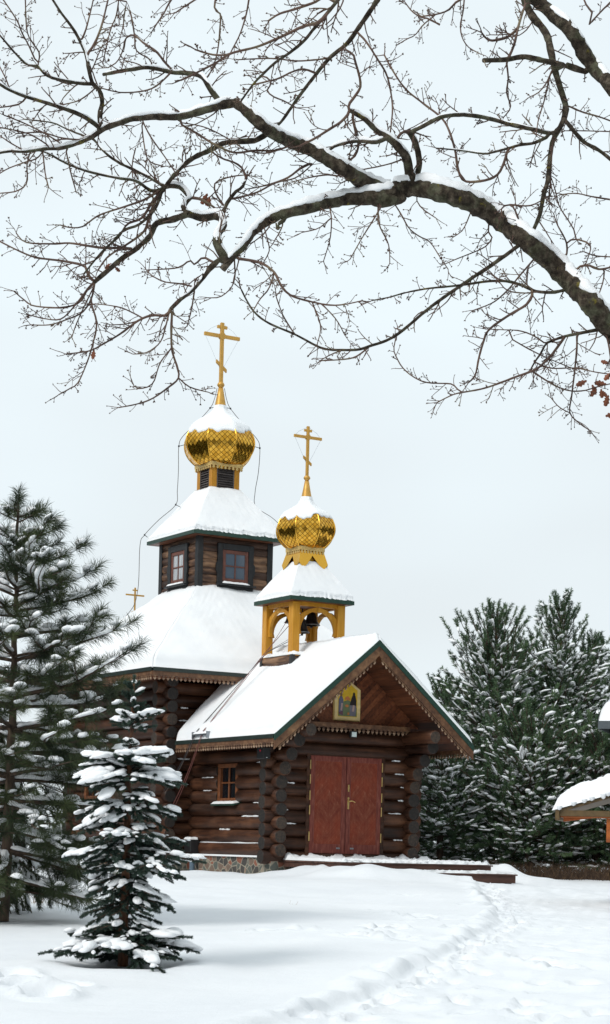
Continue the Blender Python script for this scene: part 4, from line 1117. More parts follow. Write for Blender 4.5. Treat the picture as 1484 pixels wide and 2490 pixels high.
for s, lab in ((-1, 'thin lightning cable down the far side of the main dome and hip'), (1, 'thin lightning cable down the porch side of the main dome')):
    k = [dome_side(s, .09, 11.42), dome_side(s, .15, 11.15), dome_side(s, .25, 10.93), dome_side(s, .60, 10.52), dome_side(s, .90, 10.22), dome_side(s, .99, 9.98)]
    if s < 0: k += [dome_side(s, .985, 9.4), dome_side(s, 1.0, 8.9), dome_side(s, 1.03, 8.55), (TA0 - .05, TB1 + .05, 8.22), (TA0 - .30, TB1 + .30, 7.86), (TA0 - .38, TB1 + .38, 7.6), (TA0 - .40, TB1 + .40, 6.5), (TA0 - .55, TB1 + .55, 5.95), (TA0 - 1.0, TB1 + 1.15, 5.42), (EA0 + .1, EB1 - .1, 4.6)]
    else: k += [dome_side(s, .97, 9.4), dome_side(s, .90, 8.9), dome_side(s, .93, 8.55), (TA1 + .02, TB0 - .02, 8.2), (TA1 + .30, TB0 - .30, 7.78), (TA1 + .30, TB0 - .30, 7.5), (TA1 + .25, TB0 - .20, 6.3)]
    pts = bz(k)
    clips = [(14, dome_side(s, .15, 10.95)), (35, dome_side(s, .84, 10.02)), (21, dome_side(s, .50, 10.5)), (56, tuple(Vector(pts[56]) + Vector((.12 * -s * vx, .12 * -s * vy, -.06)))), (70, tuple(Vector(pts[70]) + Vector((-.08 * s, 0, -.05))))]
    conductor(pts, lab, clips)

# wooden steps in front of the doors
st = empty('wooden_steps'); seat(st, (0, 0, 0)); tag(st, 'brown wooden steps half buried in snow before the red doors', 'steps')
mb = MB(); mb.bbox((.15, -2.50, -.17), (3.90, -2.46, -.065), .006, 0, .5); mb.bbox((.15, -2.459, -.17), (.19, -.20, -.066), .006, 0, .4); mb.bbox((3.86, -2.459, -.17), (3.90, -.20, -.066), .006, 0, .6); mb.box((.19, -2.459, -.13), (3.86, -.2, -.07))
for k in range(18): mb.bbox((.12, -2.53 + .13 * k, -.064), (3.93, -2.405 + .13 * k, -.035), .005, 0, cr.random())
mb.build('platform', M['deck'], st)
mb = MB(); mb.bbox((.15, -2.88, -.40), (4.27, -2.84, -.245), .006, 0, .5); mb.bbox((4.23, -2.839, -.40), (4.27, -.2, -.246), .006, 0, .6); mb.bbox((.12, -2.91, -.244), (4.30, -2.53, -.215), .005, 0, .4); mb.bbox((3.935, -2.529, -.244), (4.30, -.2, -.216), .005, 0, .7); mb.box((.19, -2.83, -.6), (4.2, -.3, -.25))
mb.build('step', M['deck'], st)
snow_sheet([(.14, -2.51, -.034), (3.9, -2.51, -.034), (3.9, -.17, -.03), (.14, -.17, -.03)], 'snow', st, 70, 30, .055, (True, False), (True, True), .025, 640, -.01, .02, 1.0, .06, lambda u, v: .07 * max(0, v - .9) / .1 * (1 + math.sin(u * 40) * .4))
snow_sheet([(.14, -2.89, -.214), (4.28, -2.89, -.214), (4.28, -2.54, -.212), (.14, -2.54, -.212)], 'snow', st, 60, 8, .05, (True, False), (True, True), .02, 641, -.01, .012, .8, .05)
# ------------------------------------------------------------------ conifers
def icos():
    t = (1 + 5 ** .5) / 2
    v = np.array([(-1,t,0),(1,t,0),(-1,-t,0),(1,-t,0),(0,-1,t),(0,1,t),(0,-1,-t),(0,1,-t),(t,0,-1),(t,0,1),(-t,0,-1),(-t,0,1)], float)
    v /= np.linalg.norm(v[0])
    f = [(0,11,5),(0,5,1),(0,1,7),(0,7,10),(0,10,11),(1,5,9),(5,11,4),(11,10,2),(10,7,6),(7,1,8),(3,9,4),(3,4,2),(3,2,6),(3,6,8),(3,8,9),(4,9,5),(2,4,11),(6,2,10),(8,6,7),(9,8,1)]
    v = list(map(tuple, v)); cache = {}; nf = []
    def mid(a, b):
        k = (min(a, b), max(a, b))
        if k not in cache:
            m = (np.array(v[a]) + np.array(v[b])) / 2; m /= np.linalg.norm(m); cache[k] = len(v); v.append(tuple(m))
        return cache[k]
    for a, b, c in f:
        x, y, z = mid(a, b), mid(b, c), mid(c, a); nf += [(a, x, z), (b, y, x), (c, z, y), (x, y, z)]
    return np.array(v), np.array(nf)
ICO_V, ICO_F = icos()

def clumps_mesh(name, C, D, S, parent, mat, rnd):
    """flattened, uneven snow lumps. C centres, D long axes (unit), S (long, wide, high)"""
    C, D, S = np.array(C, float), np.array(D, float), np.array(S, float); n = len(C)
    up = np.array([0, 0, 1.0]); W_ = np.cross(D, up); W_ /= np.maximum(1e-6, np.linalg.norm(W_, axis=1))[:, None]; U = np.cross(W_, D)
    q = ICO_V[None] * (1 + rnd.uniform(-.17, .17, (n, len(ICO_V), 1)))
    zc = np.where(q[..., 2] < 0, q[..., 2] * .45, q[..., 2])
    V = C[:, None] + q[..., 0:1] * (D * S[:, 0:1])[:, None] + q[..., 1:2] * (W_ * S[:, 1:2])[:, None] + zc[..., None] * (U * S[:, 2:3])[:, None]
    Fc = (ICO_F[None] + (np.arange(n) * len(ICO_V))[:, None, None]).reshape(-1, 3)
    return link(name, fast_mesh(name, V.reshape(-1, 3), Fc), mat, parent)

def needles_mesh(name, shoots, parent, mat, rnd, width, spread=(25, 60), start=.0):
    """shoots: list of (base, dir, length, needle length, count, tint)"""
    B, D, T, NL, TI = [], [], [], [], []
    for (b, d, L_, nl, n, ti) in shoots:
        B += [tuple(b)] * n; D += [tuple(d)] * n; T += list(np.linspace(start, 1, n) * L_); NL += [nl] * n; TI += [ti] * n
    B, D, T, NL, TI = np.array(B), np.array(D), np.array(T), np.array(NL), np.array(TI)
    n = len(B); r = rnd
    D /= np.linalg.norm(D, axis=1)[:, None]
    ref = r.normal(size=(n, 3)); P = ref - D * (ref * D).sum(1)[:, None]; P /= np.linalg.norm(P, axis=1)[:, None]
    al = np.radians(r.uniform(spread[0], spread[1], n))[:, None]
    nd = D * np.cos(al) + P * np.sin(al)
    base = B + D * T[:, None]; ln = (NL * r.uniform(.75, 1.15, n))[:, None]
    tip = base + nd * ln; tip[:, 2] -= (ln[:, 0] ** 2) * .7
    s = np.cross(nd, r.normal(size=(n, 3))); s /= np.linalg.norm(s, axis=1)[:, None]
    w_ = width * r.uniform(.7, 1.3, n)[:, None] * .5
    mid = base + nd * ln * .5
    V = np.stack([base - s * w_ * .6, base + s * w_ * .6, mid + s * w_, tip, mid - s * w_], 1).reshape(-1, 3)
    k = np.arange(n) * 5
    Fq = np.concatenate([np.stack([k, k + 1, k + 2], 1), np.stack([k, k + 2, k + 4], 1), np.stack([k + 4, k + 2, k + 3], 1)])
    ti = np.clip(TI + r.normal(0, .15, n), 0, 1)
    return link(name, fast_mesh(name, V, Fq, False, np.repeat(ti, 5)), mat, parent)

def conifer(name, label, cat, trunk, tr, whorls, P, seed, group=None):
    """trunk: world points; tr: radii; whorls: list of (fraction up the trunk, reach left, reach right, elevation deg, droop, tip rise, branches)"""
    r = random.Random(seed); nr = np.random.RandomState(seed)
    base = Vector(trunk[0]); t_ = empty(name, base); tag(t_, label, cat, group)
    tp = [Vector(p) - base for p in trunk]
    def tpos(f):
        x = f * (len(tp) - 1); i = min(int(x), len(tp) - 2); return tp[i].lerp(tp[i + 1], x - i)
    mb = MB(); n = 26
    tr0, tr1 = tr
    mb.tube([tpos(i / n) + Vector((r.uniform(-1, 1), r.uniform(-1, 1), 0)) * tr0 * .12 for i in range(n + 1)], [tr0 + (tr1 - tr0) * (i / n) ** .9 for i in range(n + 1)], 9, 0)
    mb.build('trunk', P['trunk_mat'], t_)
    wood_, shoots, SC, SD, SS = MB(), [], [], [], []
    def add_shoot(b, d, L_, sn, k=1.0):
        d = d.normalized()
        shoots.append((b, d, L_, P['nl'] * r.uniform(.85, 1.15), max(6, int(P['n'] * L_ / P['sl'] * k)), r.betavariate(1.5, 2.2)))
        wood_.tube([b, b + d * L_], [P['tw'], P['tw'] * .6], 3, 0, False)
        q3 = math.sin(b.x * P['pf'] + 1.7 * math.sin(b.z * P['pf'] * 1.3 + seed)) * math.sin(b.z * P['pf'] * 1.6 + b.y * P['pf'] + seed) if 'pf' in P else 0
        if r.random() < sn * P.get('snow_p', 1) * (1 + 1.1 * q3):
            h = P['snow'] * r.uniform(.55, 1.25)
            a = r.uniform(.35, .8)
            hd = Vector((d.x, d.y, d.z * P.get('flat', .8))).normalized()
            SC.append(tuple(b + d * L_ * a + Vector((0, 0, P['nl'] * P.get('lift', .25) + h * .2)))); SD.append(tuple(hd)); SS.append((min(L_ * .5, P['snow'] * 3.2) * r.uniform(.6, 1.1), h * r.uniform(.8, 1.35), h * r.uniform(.45, .75)))
    def branch(b, az, Lb, el, droop, rise, sn, depth=0):
        n = 12; pts = []
        wob = r.uniform(-.12, .12)
        for i in range(n + 1):
            s = i / n; a = az + wob * math.sin(s * 3) + .10 * math.sin(s * 7 + az)
            z = Lb * (math.tan(rad(el)) * s - droop * s * s + rise * s ** 4)
            pts.append(b + Vector((math.cos(a) * s * Lb, math.sin(a) * s * Lb, z)))
        r0 = max(P['tw'] * 1.5, P['br'] * Lb)
        wood_.tube(pts, [r0 + (P['tw'] - r0) * (i / n) for i in range(n + 1)], 5, 0, False)
        def bp(s):
            x = s * n; i = min(int(x), n - 1); return pts[i].lerp(pts[i + 1], x - i), (pts[i + 1] - pts[i]).normalized()
        p, d = bp(1.0); add_shoot(p - d * P['sl'] * .3, d, P['sl'] * 1.1, sn)
        # snow lying along the limb
        if P.get('limb_snow') and Lb > .5:
            s = .12
            while s < .95:
                if r.random() < P['limb_snow'] * (1 if sn > .2 else .4):
                    p, d = bp(s); h = P['snow'] * r.uniform(.45, 1.15)
                    SC.append(tuple(p + Vector((0, 0, r0 * (1 - s) + h * .22)))); SD.append(tuple(d)); SS.append((Lb * .06 * r.uniform(.7, 1.3) + .03, h * .7, h * .6))
                s += .075 * r.uniform(.7, 1.3)
        if P.get('pads') and sn > .1 and Lb > .12:
            s = r.uniform(.25, .5)
            while s < 1.0:
                if r.random() < sn * .62:
                    for q in range(r.randint(1, 5) + (2 if sn > .98 else 0)):
                        p, d = bp(min(.96, s + .05 * q)); h = P['snow'] * r.choice((.45, .7, .9, 1.25)) * (1.3 if sn > .98 else 1.15 if sn > .9 else 1) * r.uniform(.8, 1.2) * (.7 + .5 * s); lat = Vector((-d.y, d.x, r.uniform(-.25, .1))) * r.uniform(-1, 1) * (.04 + .16 * Lb * (1 - abs(s - .55)))
                        SC.append(tuple(p + lat + Vector((0, 0, P['nl'] * .55 + h * .12)))); SD.append(tuple((d + lat * 3).normalized())); SS.append((h * r.uniform(1.3, 2.2), h * r.uniform(.9, 1.4), h * r.uniform(.55, .8)))
                s += .11 * r.uniform(.7, 1.5)
        s = P['s0'] + r.uniform(0, .05); side = r.choice((-1, 1))
        step = P['step'] / max(Lb, .15)
        while s < .98:
            p, d = bp(s)
            ang = rad(r.uniform(*P['ang'])) * side; ca, sa = math.cos(ang), math.sin(ang)
            dd = Vector((d.x * ca - d.y * sa, d.x * sa + d.y * ca, d.z + r.uniform(-.25, .15) + P['lift_dir']))
            rest = Lb * (1 - s)
            sl = P['sl'] * r.uniform(.75, 1.2)
            if rest > P['sl'] * 2.2 and depth == 0:
                L2 = min(rest * P['sub'], Lb * .42) * r.uniform(.7, 1.15)
                if L2 > P['sl'] * 1.3:
                    m = max(2, int(L2 / P['step2'])); dd.normalize(); q0 = p
                    for j in range(1, m + 1):
                        q = p + dd * (L2 * j / m) + Vector((0, 0, -P['sag2'] * L2 * (j / m) ** 2 + P['rise2'] * L2 * (j / m) ** 3))
                        d2 = (q - q0).normalized()
                        wood_.tube([q0, q], [P['tw'] * 1.6, P['tw'] * 1.3], 3, 0, False)
                        for sd_ in (-1, 1):
                            if r.random() < .85:
                                a2 = rad(r.uniform(30, 55)) * sd_
                                d3 = Vector((d2.x * math.cos(a2) - d2.y * math.sin(a2), d2.x * math.sin(a2) + d2.y * math.cos(a2), d2.z + P['lift_dir'] + r.uniform(-.2, .2)))
                                add_shoot(q0, d3, sl * r.uniform(.6, 1), sn)
                        q0 = q
                    add_shoot(q0, (q0 - p) + Vector((0, 0, P['lift_dir'] * L2)), sl, sn)
                else: add_shoot(p, dd, sl, sn)
            else: add_shoot(p, dd, sl * (1 - .35 * s), sn)
            side = -side; s += step * r.uniform(.8, 1.25)
    for (f, lf, rt, el, droop, rise, nb, sn) in whorls:
        off = r.uniform(0, 2 * PI)
        for k in range(nb):
            az = off + 2 * PI * k / nb + r.uniform(-.28, .28)
            c = math.cos(az); Lb = lf + (rt - lf) * (c + 1) / 2
            if abs(c) < .6: Lb = max(Lb, .85 * min(lf, rt) + .1 * max(lf, rt))
            Lb *= r.uniform(.78, 1.04)
            branch(tpos(min(.995, max(.01, f + r.uniform(-P.get('fj', .008), P.get('fj', .008))))), az, Lb, el + r.uniform(-7, 7), droop * r.uniform(.7, 1.3), rise, sn)
    d = (tp[-1] - tpos(.93)).normalized(); add_shoot(tp[-1] - d * P['sl'] * .6, d, P['sl'] * 1.3, 0)
    o = wood_.build('limb', P['limb_mat'], t_); o['label'] = 'the limbs and side twigs of the tree'; o['kind'] = 'stuff'
    needles_mesh('foliage', shoots, t_, P['needle_mat'], nr, P['w'], P['spread'])
    if SC: clumps_mesh('snow', SC, SD, SS, t_, M['snow'], nr)['kind'] = 'stuff'
    return t_, len(shoots), len(SC)

# ---- the tall pine that stands before the church
YP = 24.4; kp = YP / F                        # metres per photograph unit there
pb = at(8, 2236, YP)
ptrunk = [at(x, y, YP) for x, y in ((6, 2240), (14, 2100), (22, 1950), (28, 1800), (33, 1650), (38, 1500), (42, 1350), (45, 1218))]
wh = []
def pf(y): return (2240 - y) / (2240 - 1218)
for y, R_, el, dr, rs, nb, sn in ((1268, 52, 24, .05, .10, 5, .30), (1335, 108, 22, .05, .14, 5, .5), (1395, 168, 18, .06, .16, 6, .6), (1450, 205, 16, .10, .18, 6, .6), (1505, 218, 14, .14, .22, 6, .6), (1560, 240, 12, .18, .22, 6, .6), (1610, 278, 12, .20, .22, 6, .6),
                           (1660, 325, 12, .20, .26, 6, .6), (1715, 350, 9, .22, .24, 7, .6), (1775, 335, 8, .26, .2, 6, .5), (1835, 330, 4, .28, .16, 7, .45), (1895, 330, 4, .26, .14, 6, .45), (1955, 320, 0, .24, .1, 7, .4), (2010, 300, -4, .20, .08, 6, .35), (2065, 285, -10, .10, .05, 6, .3), (2120, 250, -14, .04, .04, 5, .25), (2165, 180, -12, .0, .0, 4, .1)):
    wh.append((pf(y), R_ * kp, R_ * kp, el, dr, rs, nb, sn))
PINE = dict(trunk_mat=M['bark'], limb_mat=M['bark'], needle_mat=M['needle_pine'], nl=.175, n=125, sl=.19, tw=.0065, br=.018, snow=.074, limb_snow=.80, s0=.38, step=.205, step2=.22, ang=(26, 75), lift_dir=.14, sub=.60, sag2=.30, rise2=.30, w=.0050, spread=(18, 88), snow_p=.8, fj=.012)
R1 = conifer('pine_tree', 'tall long-needled pine with snow on its limbs before the church wall', 'pine tree', ptrunk, (.085, .014), wh, PINE, 41)

# a darker spruce stands close behind the pine, hanging its twigs
YS = 26.5; ks = YS / F
strunk = [at(x, y, YS) for x, y in ((-52, 2210), (-45, 2000), (-38, 1800), (-30, 1560))]
wh = []
for y, R_, el, dr, nb, sn in ((1620, 70, 10, .2, 5, .3), (1680, 130, 6, .3, 6, .35), (1740, 190, 4, .36, 7, .35), (1800, 230, 2, .4, 7, .35), (1860, 250, 0, .42, 7, .3), (1920, 260, 0, .44, 7, .3), (1980, 265, 0, .46, 7, .3), (2040, 265, -2, .44, 7, .25), (2095, 255, -6, .36, 6, .2)):
    wh.append(((2210 - y) / 650, R_ * ks, R_ * ks, el, dr, .08, nb, sn))
DSP = dict(trunk_mat=M['bark'], limb_mat=M['bark'], needle_mat=M['needle_pine'], nl=.06, n=130, sl=.24, tw=.006, br=.016, snow=.045, limb_snow=.35, s0=.15, step=.12, step2=.14, ang=(40, 75), lift_dir=-.75, sub=.5, sag2=.55, rise2=.0, w=.0055, spread=(25, 65))
R2 = conifer('spruce_tree', 'dark drooping spruce at the pine trunk, its twigs hanging down', 'spruce tree', strunk, (.10, .02), wh, DSP, 43)

# ---- the young spruce in front
kY = SPRUCE.y / F
yt = [at(x, y, SPRUCE.y) for x, y in ((299, 2350), (303, 2200), (308, 2050), (313, 1900), (320, 1780), (326, 1662))]
wh = []
def yf(y): return (2350 - y) / (2350 - 1662)
for y, lf, rt, el, dr, rs, nb, sn in ((1684, 7, 8, 40, .0, 0, 3, .4), (1712, 13, 14, 28, 0, 0, 4, .6), (1740, 18, 20, 24, 0, 0, 4, .6), (1790, 36, 84, 24, .12, 0, 5, .95), (1800, 30, 50, 15, .1, 0, 4, .7), (1856, 42, 52, 18, .1, 0, 5, .8), (1896, 95, 112, 18, .22, 0, 8, 1), (1912, 118, 122, 14, .26, 0, 9, 1), (1945, 96, 112, 10, .28, 0, 6, .9), (1985, 118, 112, 4, .3, 0, 9, .8),
                                   (2020, 96, 92, -4, .3, 0, 6, .6), (2058, 105, 120, 0, .32, 0, 9, .75), (2082, 160, 215, 5, .24, .06, 8, .9), (2120, 110, 145, 0, .3, .06, 7, .6), (2155, 100, 115, -4, .3, .05, 9, .35), (2190, 98, 105, -8, .22, .05, 9, .15), (2222, 92, 98, -10, .2, .05, 9, .12), (2252, 100, 92, -10, .2, .05, 8, .15), (2285, 150, 150, 6, .36, .05, 9, .6), (2312, 180, 198, 13, .34, .04, 11, 1.0)):
    wh.append((yf(y), lf * kY, rt * kY, el, dr, rs, nb, sn))
YSP = dict(trunk_mat=M['orange_bark'], limb_mat=M['bark'], needle_mat=M['needle_spruce'], nl=.027, n=190, sl=.105, tw=.0045, br=.018, snow=.034, limb_snow=.35, s0=.12, step=.048, step2=.062, ang=(38, 62), lift_dir=.0, sub=.5, sag2=.18, rise2=.04, w=.0042, spread=(25, 75), lift=.5, snow_p=.22, pads=True, fj=.032)
R3 = conifer('young_spruce', 'small young spruce loaded with snow in front of the porch side wall', 'spruce tree', yt, (.052, .013), wh, YSP, 47)

# ---- pines beyond the church on the right
def far_pine(label, px, top, base, Y, spread_px, seed, crown0, lean=0, dens=1.0, sn=.42, lead=.55):
    k = Y / F; rr = random.Random(seed * 31)
    tr = [at(px + lean * f, base + (top - base) * f, Y) for f in (0, .25, .5, .75, .95)]
    H = (base - top) * k; wh = []
    n = int(H / .27)
    for i in range(n):
        f = crown0 + (1 - crown0) * (i + .3) / n
        g = (f - crown0) / (1 - crown0)
        reach = spread_px * k * (min(1, .75 + g) if g < .35 else max(.10, 1 - lead * ((g - .35) / .65) - (1 - lead) * ((g - .35) / .65) ** 4)) * rr.uniform(.75, 1.12)
        up = g ** 1.5
        wh.append((f, reach, reach, -8 + 66 * up, .12 * (1 - g), .10 + .35 * g, int((9 if g < .75 else 6) * dens), sn * (.55 if g < .22 else 1.1 if g < .5 else .9 if g < .68 else .2) * rr.uniform(.6, 1.1)))
    P = dict(trunk_mat=M['orange_bark' if crown0 > .1 or top < 1600 else 'bark'], limb_mat=M['bark'], needle_mat=M['needle_far'], nl=.10, n=80, sl=.30, tw=.008, br=.011, snow=.068, limb_snow=.36, pf=2.3, flat=.25, s0=.20, step=.19, step2=.20, ang=(30, 62), lift_dir=.34, sub=.55, sag2=.06, rise2=.40, w=.0120, spread=(22, 68), lift=.1)
    return conifer('pine_tree', label, 'pine tree', tr, (.10, .02), wh, P, seed, 'pines behind the church')
FP = [far_pine('bushy snowy pine with a broad top nearest the porch gable', 1195, 1478, 2108, 51, 185, 61, .04, 14, 1.0, .58, .62),
      far_pine('slim second top leaning out of the bushy pine', 1262, 1555, 2108, 52.5, 110, 62, .20, 6, .7, .7, .9),
      far_pine('tallest snowy pine behind the shelter roof', 1352, 1448, 2112, 53, 195, 63, .04, 14, 1.0, .58, .92),
      far_pine('narrow pine rising beside the tallest one near the far house', 1436, 1535, 2112, 54, 120, 64, .05, 10, .9, .7, .9),
      far_pine('low pine half hidden by the edge of the porch roof', 1085, 1655, 2106, 56, 150, 65, .03, 0, 1.0, .6, .6),
      far_pine('low snowy pine close behind the porch corner logs', 1070, 1800, 2108, 48.5, 140, 66, .04, 0, 1.1, .62, .35),
      far_pine('short dark pine under the tallest pine beside the shelter', 1285, 1760, 2114, 48.5, 190, 67, .04, 0, 1.1, .55, .35),
      far_pine('short dark pine standing under the shelter roof', 1450, 1790, 2114, 49, 180, 69, .04, 0, 1.1, .55, .35),
      far_pine('outermost pine behind the far house roof', 1560, 1560, 2112, 58, 165, 68, .04, 0)]
# ------------------------------------------------------------------ the bare oak that reaches in from the right
YO = 11.0
orr = random.Random(77)
OAK_BASE = at(2335, 2630, YO); OAK_BASE.z = float(base_ground(OAK_BASE.x, YO)) - .1
oak = empty('oak_tree', OAK_BASE); tag(oak, 'bare leafless oak whose snow-lined limbs arch over the church', 'oak tree')
PLACED = []                                   # (world point, photo x, photo y, radius)
def place(pts, w0, w1, drift=None, root=True):
    """A limb traced in photograph units gets its own depth: it starts at its parent's and wanders off from there."""
    n = len(pts); seg = [0.0]
    for i in range(1, n): seg.append(seg[-1] + math.hypot(pts[i][0] - pts[i-1][0], pts[i][1] - pts[i-1][1]))
    Lp = seg[-1]; y0 = YO; near = None
    if PLACED and root:
        near = min(PLACED, key=lambda q: (q[1] - pts[0][0]) ** 2 + (q[2] - pts[0][1]) ** 2)
        y0 = near[0].y if (near[1] - pts[0][0]) ** 2 + (near[2] - pts[0][1]) ** 2 < 40 ** 2 else YO + orr.uniform(-1.5, 1.5)
    if drift is None: drift = orr.choice((-1, 1)) * orr.uniform(.15, .6)
    ph = orr.uniform(0, 6)
    out = []
    m = max(3, int(Lp / 11))
    P = [Vector((x, y, 0)) for x, y in pts]
    def cr_(i, t):
        p0, p1, p2, p3 = P[max(i-1, 0)], P[i], P[i+1], P[min(i+2, n-1)]
        return 0.5 * ((2*p1) + (p2-p0)*t + (2*p0-5*p1+4*p2-p3)*t*t + (-p0+3*p1-3*p2+p3)*t**3)
    for j in range(m + 1):
        s = Lp * j / m; i = 0
        while i < n - 2 and seg[i + 1] < s: i += 1
        t = (s - seg[i]) / max(1e-6, seg[i + 1] - seg[i]); q = cr_(i, min(1, t))
        Y = y0 + drift * (s * YO / F) + .06 * math.sin(ph + s * .03) * min(1, s / 60)
        f = j / m; wd = (w0 + (w1 - w0) * f ** .85) * (1 + orr.uniform(-.05, .05))
        out.append((at(q.x, q.y, Y), q.x, q.y, wd * .5 * YO / F))
    if near is not None and out: out[0] = (near[0].copy() if (near[1] - pts[0][0]) ** 2 + (near[2] - pts[0][1]) ** 2 < 40 ** 2 else out[0][0], *out[0][1:])
    PLACED.extend(out)
    return out

def bark_tube(mb, node, sides, lump=.07):
    pts = [q[0] - OAK_BASE for q in node]; rr = [q[3] * (1 + orr.uniform(-lump, lump)) for q in node]
    mb.tube(pts, rr, sides, 0, True, jit=lump)

def snow_on(node, parent, k=.9, gap=0.0, dens=1.0):
    """a rounded strip of snow on the upper side of a limb"""
    mb = MB(); run = []
    def flush():
        if len(run) > 2:
            n = len(run); S = 9; vs = []
            for i, (p, t, r) in enumerate(run):
                side = t.cross(Vector((0, 0, 1))); side = side.normalized() if side.length > .05 else Vector((1, 0, 0)); up = side.cross(t).normalized()
                e = math.sqrt(max(0, 1 - (1 - min(1, min(i, n - 1 - i) / 2.2)) ** 2)); steep = max(.12, 1 - abs(t.z) ** 2.2)
                h = k * (.5 * r + .016) * e * steep * (1 + orr.uniform(-.3, .3)); wd = r * .80 * (.35 + .65 * e) * (1 + orr.uniform(-.24, .20))
                for q in range(S):
                    a = PI * q / (S - 1)
                    vs.append(p + up * (r * .52 + math.sin(a) * (r * .40 + h)) + side * (math.cos(a) * wd))
            fs = [(i*S+q, i*S+q+1, (i+1)*S+q+1, (i+1)*S+q) for i in range(n - 1) for q in range(S - 1)]
            fs += [(i*S, (i+1)*S, (i+1)*S+S-1, i*S+S-1) for i in range(n - 1)]
            mb.add(vs, fs, 0, True)
        run.clear()
    for i in range(len(node)):
        p, q = node[max(0, i - 1)][0], node[min(len(node) - 1, i + 1)][0]
        if gap and orr.random() < gap: flush(); continue
        run.append((node[i][0] - OAK_BASE, (q - p).normalized(), node[i][3]))
    flush()
    if mb.v:
        o = mb.build('snow', M['snow'], parent); o['kind'] = 'stuff'

# trunk, standing outside the picture on the right
tk = place([(2335, 2660), (2330, 2400), (2318, 2000), (2305, 1650), (2290, 1300), (2265, 900), (2240, 500), (2215, 100), (2190, -300)], 180, 66, 0, False)
mb = MB(); bark_tube(mb, tk, 16, .04); mb.build('trunk', M['oak_bark'], oak)
LIMBS = [
 # points, width at the start, at the end, snow
 ([(2295, 1440), (2080, 1330), (1880, 1190), (1700, 1020), (1580, 893), (1484, 797), (1440, 742), (1380, 676), (1310, 610), (1250, 560), (1190, 518), (1120, 483), (1050, 462), (1000, 457), (960, 462)], 74, 43, 1.0),
 ([(960, 464), (925, 478), (870, 482), (830, 486), (760, 502), (700, 518), (645, 540), (612, 568), (590, 600), (562, 630), (541, 655)], 40, 16, .95),
 ([(960, 470), (915, 455), (880, 440), (830, 408), (760, 366), (700, 342), (650, 315), (600, 270), (575, 250)], 40, 25, .75),
 ([(575, 250), (537, 255), (503, 266), (440, 283), (369, 284), (320, 289), (294, 298), (255, 312), (225, 332), (195, 346), (150, 360), (109, 362), (60, 369), (25, 368), (-10, 374)], 22, 5, .7),
 ([(2255, 860), (2000, 660), (1760, 455), (1600, 312), (1530, 250), (1484, 205), (1458, 176), (1428, 141), (1403, 98), (1378, 62), (1344, 34), (1302, -4), (1270, -40)], 70, 31, .5),
 ([(1400, 90), (1357, 46), (1390, 60), (1449, 67), (1484, 92), (1530, 130)], 15, 15, .4),
]
LIMBS = LIMBS[:5]
NODES = []
for pts, w0, w1, sn in LIMBS:
    nd = place(pts, w0, w1, 0.10 if len(NODES) == 0 else None); NODES.append((nd, w0, w1))
    mb = MB(); bark_tube(mb, nd, 18, .085); o = mb.build('limb', M['oak_bark'], oak)
    snow_on(nd, o, sn, .025 if sn > .6 else .08)
# knob of old wood under the great fork
mb = MB()
for (px, py, rx, rz_) in ((930, 486, 42, 18), (965, 482, 26, 16), (1000, 440, 20, 22)):
    q = min(PLACED, key=lambda q: (q[1] - px) ** 2 + (q[2] - py) ** 2); c = at(px, py, q[0].y) - OAK_BASE; k = YO / F
    V = [(c.x + v[0] * rx * k * orr.uniform(.9, 1.1), c.y + v[1] * 20 * k, c.z + v[2] * rz_ * k * orr.uniform(.85, 1.15)) for v in ICO_V]
    mb.add(V, [tuple(f) for f in ICO_F], 0, True)
mb.build('knob', M['oak_bark'], oak)

